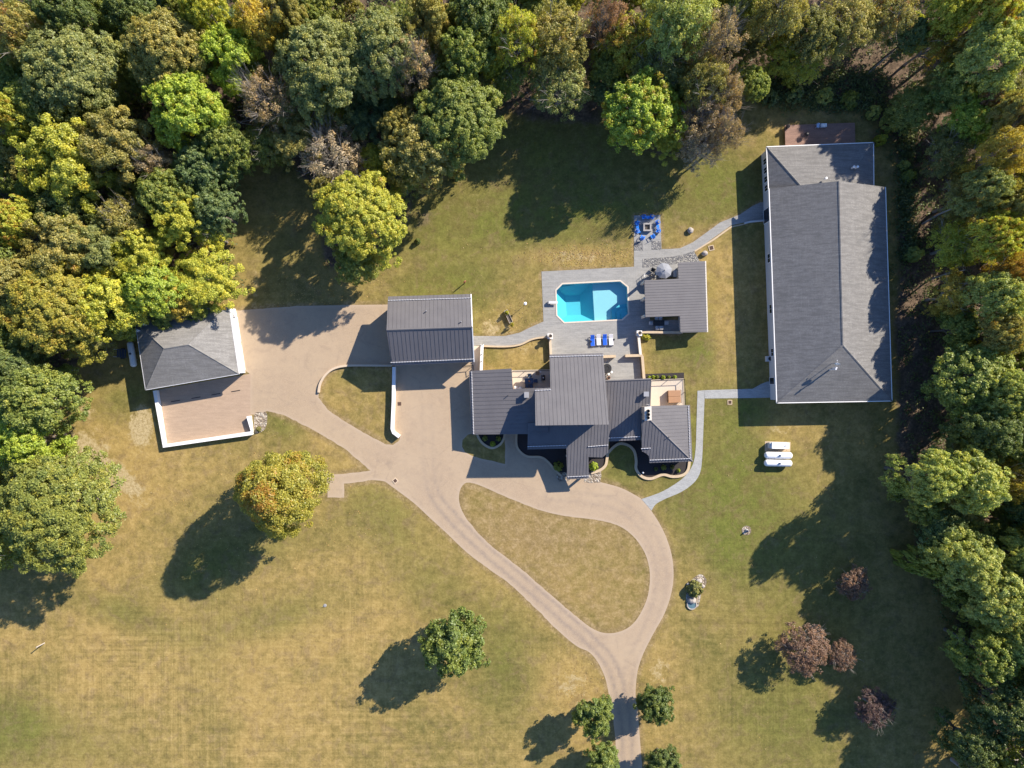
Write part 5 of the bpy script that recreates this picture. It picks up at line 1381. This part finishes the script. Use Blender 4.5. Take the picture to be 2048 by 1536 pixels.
# pool loungers
for q, fab, lab in (((1184.5,681),'bluefabric','leftmost of the four pool loungers, blue'), ((1196.5,679.5),'whitefabric','left white lounger, second in the row of four'),
                    ((1209,679.5),'bluefabric','blue lounger between the two white ones'), ((1221.3,679.5),'whitefabric','rightmost of the four pool loungers, white')):
    p = at(*q); r = thing('pool_lounger', lab, 'lounger', (p.x, p.y, .03), R(3), 'pool loungers in a row on the grey patio')
    m = MB(); m.box((0, -.32, .36), (.64, 1.12, .07)); m.box((0, .52, .52), (.64, .70, .07), 0, R(28)); m.build('cushion', M[fab], r, local=True, bevel=.02)
    m = MB()
    for s_ in (-1, 1): m.box((.33*s_, -.1, .30), (.05, 1.62, .05))
    m.box((0, -.9, .30), (.7, .05, .05)); m.box((0, .7, .30), (.7, .05, .05)); m.build('frame', M['guard'], r, local=True)
    for sx in (-1, 1):
        for sy in (-.82, .6): m = MB(); m.box((.33*sx, sy, .14), (.05, .06, .28)); m.build('leg', M['guard'], r, local=True)
    m = MB()
    for s_ in (-1, 1): m.tube((.29*s_, -.95, .06), (.29*s_, -.95, .18), .06, .06, 8)
    m.build('wheel', M['black'], r, local=True)
for q, lab in (((1181.5,683.5),'small dark side table at the left end of the lounger row'), ((1227,679.5),'small dark side table at the right end of the lounger row')):
    p = at(*q); r = thing('side_table', lab, 'table', (p.x, p.y, .03)); m = MB(); m.lathe([(0, .42), (.16, .42), (.16, .45), (0, .45)], 14); m.build('table_top', M['black'], r, local=True)
    m = MB(); m.tube((0, 0, 0), (0, 0, .42), .03, .03, 8); m.lathe([(.13, 0), (.13, .03), (0, .03)], 12); m.build('pedestal', M['black'], r, local=True)

# diving board
p = at(1104, 605.5); r = thing('diving_board', 'short grey diving board over the west end of the pool', 'diving board', (p.x, p.y, .03))
m = MB(); m.box((.15, 0, .52), (1.45, .42, .06)); m.build('board', M['board'], r, local=True, bevel=.015)
m = MB(); m.box((-.45, 0, .24), (.5, .38, .48)); m.build('base', M['greymetal'], r, local=True)

# parasol and seating north of the pool house
p = at(1328.5, 541, 2.5); r = thing('parasol', 'grey eight-sided parasol beside the pool house', 'parasol', (p.x, p.y, .05))
R8 = 1.28
m = MB(); ring = [(R8*math.cos(math.pi*(i+.3)/4), R8*math.sin(math.pi*(i+.3)/4)) for i in range(8)]
vs = [(0, 0, 2.75)]+[(x*.5, y*.5, 2.55) for x, y in ring]+[(x, y, 2.22) for x, y in ring]+[(x, y, 2.10) for x, y in ring]
fs = []
for i in range(8):
    j = (i+1) % 8; fs += [(0, 1+i, 1+j), (1+i, 9+i, 9+j, 1+j), (9+i, 17+i, 17+j, 9+j)]
m.add(vs, fs); m.build('canopy', M['greyfabric'], r, local=True)
for x, y in ring: m = MB(); m.tube((0, 0, 2.70), (x, y, 2.19), .014, .012, 5); m.build('rib', M['greymetal'], r, local=True)
m = MB(); m.tube((0, 0, 0), (0, 0, 2.74), .03, .03, 8); m.build('pole', M['greymetal'], r, local=True)
m = MB(); m.ball((0, 0, 2.80), (.07, .07, .08), 10, 6); m.build('finial', M['black'], r, local=True)
m = MB(); m.lathe([(.28, 0), (.28, .06), (.05, .1), (0, .1)], 16); m.build('base', M['black'], r, local=True)

def table(p, lx, ly, h, label, mat='black', rz=0.0, group=None, name='table'):
    r = thing(name, label, 'table', p, rz, group)
    m = MB(); m.box((0, 0, h-.025), (lx, ly, .05)); m.build('table_top', M[mat], r, local=True, bevel=.01)
    for sx in (-1, 1):
        for sy in (-1, 1): m = MB(); m.box(((lx/2-.08)*sx, (ly/2-.08)*sy, (h-.05)/2), (.06, .06, h-.05)); m.build('leg', M[mat], r, local=True)
    return r
def chair(p, rz, label, mat='black', cush='greyfabric', group=None, w_=.58, back=.85, name='patio_chair', cat='chair'):
    r = thing(name, label, cat, p, rz, group)
    m = MB(); m.box((0, .02, .43), (w_, .56, .08)); m.build('seat', M[cush], r, local=True, bevel=.015)
    m = MB(); m.box((0, -.28, .43+(back-.43)/2), (w_, .07, back-.40), 0, R(-10)); m.build('backrest', M[cush], r, local=True, bevel=.015)
    for s_ in (-1, 1):
        m = MB(); m.box(((w_/2+.03)*s_, 0, .62), (.06, .56, .04)); m.build('armrest', M[mat], r, local=True)
        for y in (-.25, .25): m = MB(); m.box(((w_/2+.02)*s_, y, .3), (.045, .045, .60)); m.build('leg', M[mat], r, local=True)
    return r
z = .03
def P3(q, zz=z): p = at(*q); return (p.x, p.y, zz)
chair(P3((1302,553)), R(200), 'grey-green armchair at the north-west corner of the pool house', 'greymetal', 'stone', back=1.0, w_=.7)
chair(P3((1349,548)), R(90), 'pale blue-grey seat against the pool house wall by the parasol', 'greymetal', 'siding', w_=1.1)
chair(P3((1305,541)), R(150), 'dark folding chair on the edge of the stones north of the pool house', 'black', 'black')
table(P3((1331,545)), 1.3, .9, .72, 'dark table under the grey parasol')
chair(P3((1312,548)), R(-90), 'dark chair in the shade west of the parasol', 'black', 'navy')
table(P3((1316,646.5)), 1.75, .85, .74, 'dark dining table in the shaded alcove south of the pool house')
for q, a, lab in (((1312,638.5), 180, 'pale-backed dining chair on the north-west side of the alcove table'), ((1319,638.3), 180, 'pale-backed dining chair on the north-east side of the alcove table'),
                  ((1313,656), 0, 'pale-backed dining chair on the south-west side of the alcove table'), ((1321,656), 0, 'bright pale-backed dining chair on the south-east side of the alcove table'),
                  ((1331,646.5), 90, 'pale-backed dining chair at the east end of the alcove table'), ((1301,647), -90, 'pale-backed dining chair at the west end of the alcove table')):
    chair(P3(q), R(a), lab, 'greymetal', 'siding', 'dining chairs in the alcove', .5, .9)
for q, lab in (((1287.5,553),'white slatted towel stand west of the pool house corner'),):
    p = at(*q); r = thing('towel_stand', lab, 'stand', (p.x, p.y, .03)); m = MB()
    for s_ in (-1, 1): m.box((0, .3*s_, .5), (.06, .06, 1.0))
    m.build('leg_frame', M['white'], r, local=True); m = MB()
    for k in range(3): m.tube((0, -.3, .3+.32*k), (0, .3, .3+.32*k), .025, .025, 6)
    m.build('rail', M['white'], r, local=True)

# courtyard fire table and stools
p = at(1213, 737); r = thing('fire_table', 'round dark fire table beside the tall grey roof', 'table', (p.x, p.y, .03))
m = MB(); m.lathe([(.62, 0), (.66, .5), (.0, .5)], 28); m.build('drum', M['navy'], r, local=True, smooth=False)
m = MB(); m.lathe([(0, .5), (.74, .5), (.74, .57), (.34, .57), (.34, .53), (0, .53)], 32); m.build('table_top', M['black'], r, local=True)
for a, lab in ((-120, 'white stool south-west of the round fire table'), (-72, 'white stool south of the round fire table'), (-38, 'white stool south-east of the round fire table')):
    q = (p.x+.98*math.cos(R(a)), p.y+.98*math.sin(R(a)), .03); s2 = thing('stool', lab, 'stool', q, 0, 'white stools at the fire table')
    m = MB(); m.lathe([(0, .40), (.17, .40), (.18, .44), (.16, .47), (0, .47)], 16); m.build('seat', M['white'], s2, local=True)
    for k in range(3): m = MB(); m.tube((.10*math.cos(2.1*k), .10*math.sin(2.1*k), .41), (.16*math.cos(2.1*k), .16*math.sin(2.1*k), 0), .018, .018, 6); m.build('leg', M['white'], s2, local=True)
p = at(1217, 755.5); r = thing('planter_pot', 'small dark pot by the north wall of the east roof', 'pot', (p.x, p.y, .03)); m = MB(); m.lathe([(0, 0), (.2, 0), (.27, .4), (.23, .4), (.22, .33), (0, .33)], 16); m.build('pot', M['terracotta'], r, local=True); m = MB(); m.ball((0, 0, .36), (.2, .2, .12), 8, 5, .3); m.build('plant', M['mulch'], r, local=True)

# west deck furniture
zd = .45
def D3(q): p = at(*q, zd); return (p.x, p.y, zd)
table(D3((1058,762)), 1.4, .9, .6, 'dark square table in the shade of the deck by the tall roof', 'navy')
p = D3((1058,762)); r = thing('bowl', 'small terracotta bowl in the middle of the dark deck table', 'bowl', (p[0], p[1], zd+.6)); m = MB(); m.lathe([(0, 0), (.08, 0), (.16, .1), (.14, .1), (.07, .03), (0, .03)], 16); m.build('bowl_body', M['terracotta'], r, local=True)
for q, a, lab in (((1054,771.5), 0, 'left deck chair south of the dark square table'), ((1062,771.5), 0, 'right deck chair south of the dark square table'), ((1059,751.5), 180, 'deck chair north of the dark square table'), ((1071,762), 90, 'deck chair east of the dark square table')):
    chair(D3(q), R(a), lab, 'black', 'navy', 'deck chairs round the dark table', .5, .8)
r = thing('grill', 'dark lidded grill near the tall roof on the west deck', 'grill', D3((1086,755.5)))
m = MB(); m.box((0, 0, .45), (.6, .85, .8)); m.build('cabinet', M['navy'], r, local=True, bevel=.02); m = MB(); m.tube((0, -.4, .9), (0, .4, .9), .26, .26, 16); m.build('lid', M['black'], r, local=True)
m = MB(); m.lathe([(.08, 1.15), (.08, 1.19), (0, 1.19)], 12); m.build('gauge', M['guard'], r, local=True)
chair(D3((1075,746.5)), R(170), 'wooden chair at the deck railing', 'wood', 'wood', None, .5, .85)
for q, lab, s_ in (((1031.5,776),'larger white flower pot in the deck corner by the west wing',1.15), ((1039.5,777),'smaller white flower pot along the west wing roof edge',.95), ((1080.5,744),'small white pot at the deck railing',.6)):
    r = thing('flower_pot', lab, 'pot', D3(q)); m = MB(); m.lathe([(0, 0), (.2*s_, 0), (.30*s_, .42*s_), (.25*s_, .42*s_), (.24*s_, .36*s_), (0, .36*s_)], 18); m.build('pot', M['white'], r, local=True)
    m = MB(); m.ball((0, 0, .42*s_), (.24*s_, .24*s_, .16*s_), 9, 6, .35, 4); m.build('flowers', M['whitefabric'], r, local=True)

# hot tub
p = D3((1346.5, 793)); r = thing('hot_tub', 'square hot tub under a folded brown cover on the east deck', 'hot tub', p, R(2))
m = MB(); m.box((0, 0, .42), (1.95, 1.95, .84)); m.build('cabinet', M['tubside'], r, local=True, bevel=.12)
for s_ in (-1, 1): m = MB(); m.box((0, .49*s_, .91), (2.0, .965, .11)); m.build('cover_half', M['tubcover'], r, local=True, bevel=.05)
m = MB(); m.tube((1.12, -1.0, .75), (1.12, 1.0, .75), .03, .03, 6); m.tube((1.12, -1.0, .1), (1.12, -1.0, .75), .03, .03, 6); m.tube((1.12, 1.0, .1), (1.12, 1.0, .75), .03, .03, 6); m.build('cover_lifter', M['black'], r, local=True)

# tanks
def gas_tank(p, rz, L, rad, label, group, mat='tank'):
    r = thing('gas_tank', label, 'gas tank', p, rz, group); zc_ = rad+.28; Lc = L/2-rad*.8
    rot = Matrix.Translation((0, 0, zc_)) @ Matrix.Rotation(math.pi/2, 4, 'Y'); prof = [(rad*math.sin(t), -Lc-rad*.8*math.cos(t)) for t in [math.pi/2*i/6 for i in range(7)]]+[(rad*math.cos(t), Lc+rad*.8*math.sin(t)) for t in [math.pi/2*i/6 for i in range(7)]]
    m = MB(); m.lathe(prof, 24, (0, 0, 0), rot); m.build('vessel', M[mat], r, local=True, smooth=True)
    m = MB(); m.tube((.05, 0, zc_+rad-.03), (.05, 0, zc_+rad+.17), .17, .15, 14); m.build('valve_dome', M['navy'], r, local=True)
    for s_ in (-1, 1): m = MB(); m.box((.55*Lc*s_, 0, .2), (.16, rad*1.3, .5)); m.build('saddle', M['greymetal'], r, local=True)
    return r
p = at(1556, 910.5, .7); gas_tank((p.x, p.y, 0), R(-1), 4.45, .54, 'upper of the two white gas tanks on the right lawn, next to the generator', 'white gas tanks on the right lawn')
p = at(1555.5, 926, .7); gas_tank((p.x, p.y, 0), R(-1), 4.45, .54, 'lower of the two white gas tanks on the right lawn', 'white gas tanks on the right lawn')
p = at(264.5, 708.5, .7); gas_tank((p.x, p.y, 0), R(99), 4.1, .5, 'white gas tank in the shade west of the left garage', 'gas tank by the garage')
structure(flat('concrete_pad', [(1530,882.5),(1581,884),(1580.5,903.5),(1529.5,903)], [], .02, M['court_curb']))
p = at(1561, 891.5, 1.3); r = thing('generator', 'long white generator box on a pad above the two gas tanks', 'generator', (p.x, p.y, .02), R(-1))
m = MB(); m.box((0, 0, .72), (2.75, .98, 1.3)); m.build('housing', M['tank'], r, local=True, bevel=.03)
m = MB(); m.box((-1.5, 0, .62), (.28, .9, 1.0)); m.build('intake_hood', M['siding'], r, local=True)
m = MB(); m.tube((.75, 0, 1.36), (.75, 0, 1.5), .06, .06, 8); m.build('exhaust', M['black'], r, local=True)
p = at(246.5, 707); r = thing('trailer', 'dark blue slatted utility trailer beside the white tank by the left garage', 'trailer', (p.x, p.y, 0), R(-3))
m = MB()
for k in range(6): m.box((-.62+.25*k, 0, .55), (.13, 1.2, .04))
m.box((.1, .62, .50), (1.6, .06, .12)); m.box((.1, -.62, .50), (1.6, .06, .12)); m.build('bed', M['navy'], r, local=True)
for s_ in (-1, 1):
    m = MB(); m.tube((.1, .70*s_, .3), (.1, .84*s_, .3), .3, .3, 14); m.build('wheel', M['black'], r, local=True)
    m = MB(); m.tube((-.7, .6*s_, .55), (-1.25, .58*s_, .6), .04, .035, 6); m.build('handle', M['siding'], r, local=True)
p = at(145, 741); m = MB(); m.tube((p.x-1.1, p.y-.05, .16), (p.x+1.0, p.y+.08, .14), .15, .10, 8); m.tube((p.x+.2, p.y, .18), (p.x+.8, p.y+.35, .25), .06, .03, 6); tag(m.build('log', M['log'], None, p), 'bleached log lying in the shade west of the left garage', 'log')

# air conditioner by the barn
p = at(1538, 717.5, .5); r = thing('air_conditioner', 'white air conditioner unit against the west wall of the barn', 'air conditioner', (p.x, p.y, 0), R(2))
m = MB(); m.box((0, 0, .42), (.92, .84, .84)); m.build('housing', M['siding'], r, local=True, bevel=.03)
m = MB(); m.lathe([(0, .845), (.30, .845), (.32, .87), (0, .87)], 20, (.08, 0, 0)); m.build('fan_grille', M['black'], r, local=True)

# wooden deck things
zq = .6
p = at(1643, 252.5, zq); r = thing('cooler', 'pale blue and white cooler on the north edge of the wooden deck', 'cooler', (p.x, p.y, zq), R(2))
m = MB(); m.box((.2, 0, .22), (.85, .5, .44)); m.build('body', M['bluewhite'], r, local=True, bevel=.03); m = MB(); m.box((.2, 0, .47), (.9, .54, .07)); m.build('lid', M['white'], r, local=True)
chair((p.x-.75, p.y-.05, zq), R(175), 'pale blue folding chair beside the cooler on the wooden deck', 'bluewhite', 'bluewhite', None, .4, .8)
p = at(1610, 271.5, zq); r = thing('kettle_grill', 'round black kettle grill standing on the wooden deck', 'grill', (p.x, p.y, zq))
m = MB(); m.ball((0, 0, .72), (.32, .32, .27), 18, 10); m.build('kettle', M['black'], r, local=True, smooth=True)
for k in range(3): m = MB(); m.tube((.18*math.cos(2.1*k), .18*math.sin(2.1*k), .55), (.34*math.cos(2.1*k), .34*math.sin(2.1*k), 0), .018, .018, 6); m.build('leg', M['black'], r, local=True)
p = at(1574, 254.5, zq); r = thing('planter_pot', 'dark round pot in the north-west corner of the wooden deck', 'pot', (p.x, p.y, zq)); m = MB(); m.lathe([(0, 0), (.24, 0), (.32, .5), (.27, .5), (.26, .42), (0, .42)], 16); m.build('pot', M['black'], r, local=True); m = MB(); m.ball((0, 0, .5), (.3, .3, .2), 9, 6, .35); m.build('plant', M['mulch'], r, local=True)

# boulders, grates, posts
for q, sz, lab, sd_ in (((1380,461.5),(.50,.48,.42),'pale boulder on the lawn north of the winding path',1), ((1408.5,507.5),(.52,.42,.45),'pinkish pointed boulder south of the winding path',7), ((1383,1200),(.7,.5,.4),'long pale rock in the rock garden by the drive loop',3), ((1397,1162),(.55,.42,.3),'rounded pale rock at the top of the rock garden',5), ((1405,1172),(.35,.3,.25),'small rock on the east side of the rock garden',9), ((1376,1168),(.3,.25,.22),'small rock on the west side of the rock garden',11)):
    p = at(*q); m = MB(); m.ball((p.x, p.y, sz[2]*.55), sz, 14, 9, .13, sd_); tag(m.build('boulder', M['boulder'], None, (p.x, p.y, 0), smooth=True), lab, 'boulder')
p = at(1383, 1209); m = MB(); m.lathe([(0, .12), (.62, .12), (.62, .02), (.8, .02), (.8, .22), (.7, .24), (.62, .12)], 18, (p.x, p.y, 0)); r = thing('garden_pond', 'tiny blue-grey pond basin at the south end of the rock garden', 'pond', (p.x, p.y, 0)); m.build('rim', M['boulder'], r)
m = MB(); m.lathe([(0, .15), (.63, .15)], 18, (p.x, p.y, 0)); m.build('pool_surface', M['pondwater'], r)
def grate(q, s_, rz, lab, frame=None):
    p = at(*q); r = thing('drain_grate', lab, 'drain grate', (p.x, p.y, 0), rz)
    if frame:
        m = MB()
        for k in range(4): a = k*math.pi/2; m.box((math.cos(a)*(s_/2+.065), math.sin(a)*(s_/2+.065), .035), (.12, s_+.26 if k % 2 else s_, .09), a)
        m.build('frame', M[frame], r, local=True)
    m = MB(); n = 7
    for k in range(n): m.box((-s_/2+s_*(k+.5)/n, 0, .035), (s_/n*.72, s_, .05))
    m.box((0, 0, .02), (s_, s_, .03)); m.build('grille', M['iron'], r, local=True)
grate((799,807.5), .55, R(2), 'square rusty drain grate in the forecourt beside the white wall')
grate((790.5,961.5), .5, R(40), 'tilted drain grate at the lower drive junction', 'tanstucco')
grate((1422.5,496), .6, R(15), 'framed drain grate on the lawn beside the pointed boulder', 'court_curb')
grate((1459.5,804.5), .5, R(0), 'framed rusty drain grate below the path to the lower barn door', 'court_curb')
for q, lab in (((351,802),'westernmost dark bar in the brick court'), ((392,795.3),'dark bar second from the west in the brick court'), ((432,788.3),'dark bar third from the west in the brick court'), ((471.5,782),'easternmost dark bar in the brick court')):
    p = at(*q); m = MB(); m.box((0, 0, .03), (1.45, .12, .04))  # narrow black bar with cross ribs, lying on the court
    for k in range(9): m.box((-.64+.16*k, 0, .055), (.05, .11, .015))
    o = m.build('dark_bar', M['black'], None, local=True); o.location = (p.x, p.y, 0); o.rotation_euler = (0, 0, R(10)); tag(o, lab, 'drain', 'dark bars in the brick court')
# raised planter with two yellow plants
p = at(1017, 633.5); r = thing('raised_planter', 'narrow wooden raised planter on the lawn west of the pool', 'planter', (p.x, p.y, 0), R(24))
m = MB()
for s_ in (-1, 1): m.box((.27*s_, 0, .3), (.06, 2.15, .6)); m.box((0, 1.05*s_, .3), (.5, .06, .6))
m.build('frame', M['silverwood'], r, local=True); m = MB(); m.box((0, 0, .25), (.5, 2.05, .4)); m.build('soil', M['soil'], r, local=True)
for q, lab in (((1013.5,626),'upper yellow-green plant in the raised planter'), ((1024,649),'lower yellow-green plant in the raised planter')):
    t = tree(*q, 4.6, .9, 'bush', 'yg', .45, lab, cat='plant', name='potted_plant', zc=.7); t.location.z = .42
# bird feeder pole, carved post, leaning post, others
p = at(1050.5, 607, 2.0); r = thing('bird_feeder', 'white feeder on a thin pole between planter and pool', 'bird feeder', (p.x, p.y, 0))
m = MB(); m.tube((0, 0, 0), (0, 0, 1.75), .025, .022, 8); m.build('pole', M['black'], r, local=True)
m = MB(); m.lathe([(0, 1.75), (.2, 1.78), (.2, 1.82), (.12, 1.84), (.12, 2.0), (0, 2.0)], 12); m.build('seed_tray', M['siding'], r, local=True); m = MB(); m.lathe([(.26, 2.0), (0, 2.14)], 12); m.build('feeder_roof', M['white'], r, local=True)
p = at(929.5, 564, .8); r = thing('carved_post', 'reddish carved wooden figure on the lawn north of the metal garage', 'sculpture', (p.x, p.y, 0), R(35))
m = MB(); m.tube((0, 0, 0), (0, 0, .6), .07, .07, 8); m.build('stem', M['redwood'], r, local=True)
m = MB(); m.lathe([(0, .55), (.16, .62), (.28, .95), (.24, 1.35), (.12, 1.65), (0, 1.72)], 14, (0, 0, 0), Matrix.Diagonal((1, .4, 1, 1))); m.build('figure', M['redwood'], r, local=True, smooth=True)
p = at(89, 1286); m = MB(); m.tube((p.x, p.y, -.1), (p.x-.25, p.y-.1, 1.5), .09, .08, 8); m.tube((p.x-.25, p.y-.1, 1.5), (p.x-.25, p.y-.1, 1.56), .11, .10, 8); tag(m.build('post', M['silverwood'], None, p), 'lone weathered post on the lower left lawn', 'post')
p = at(650, 1211); r = thing('lawn_sprinkler', 'small grey sprinkler head in the middle of the lower left lawn', 'sprinkler', (p.x, p.y, 0))
m = MB(); m.lathe([(0, 0), (.28, 0), (.24, .08), (0, .1)], 14); m.build('base', M['greymetal'], r, local=True); m = MB(); m.tube((0, 0, .08), (0, 0, .4), .03, .03, 8); m.tube((-.3, 0, .4), (.3, .05, .42), .02, .02, 6); m.build('arm', M['greymetal'], r, local=True)
p = at(1493, 1061); r = thing('garden_ornament', 'dark ornament in a ring of pale stones on the right lawn', 'ornament', (p.x, p.y, 0))
m = MB(); m.lathe([(0, 0), (.34, 0), (.26, .16), (.12, .3), (0, .3)], 12); m.build('base', M['greystone'], r, local=True); m = MB(); m.lathe([(0, .3), (.14, .34), (.17, .5), (.1, .66), (.12, .75), (0, .85)], 12); m.build('figure', M['navy'], r, local=True, smooth=True)
p = at(1321, 945); m = MB(); m.tube((p.x-2.9, p.y+.05, 0), (p.x-2.9, p.y+.05, .5), .04, .04, 8); m.lathe([(.02, .5), (.14, .52), (.16, .6), (0, .72)], 12, (p.x-2.9, p.y+.05, 0)); tag(m.build('path_light', M['guard'], None, (p.x-2.9, p.y+.05, 0)), 'small path light in the mulch bed by the wavy kerb', 'lamp')
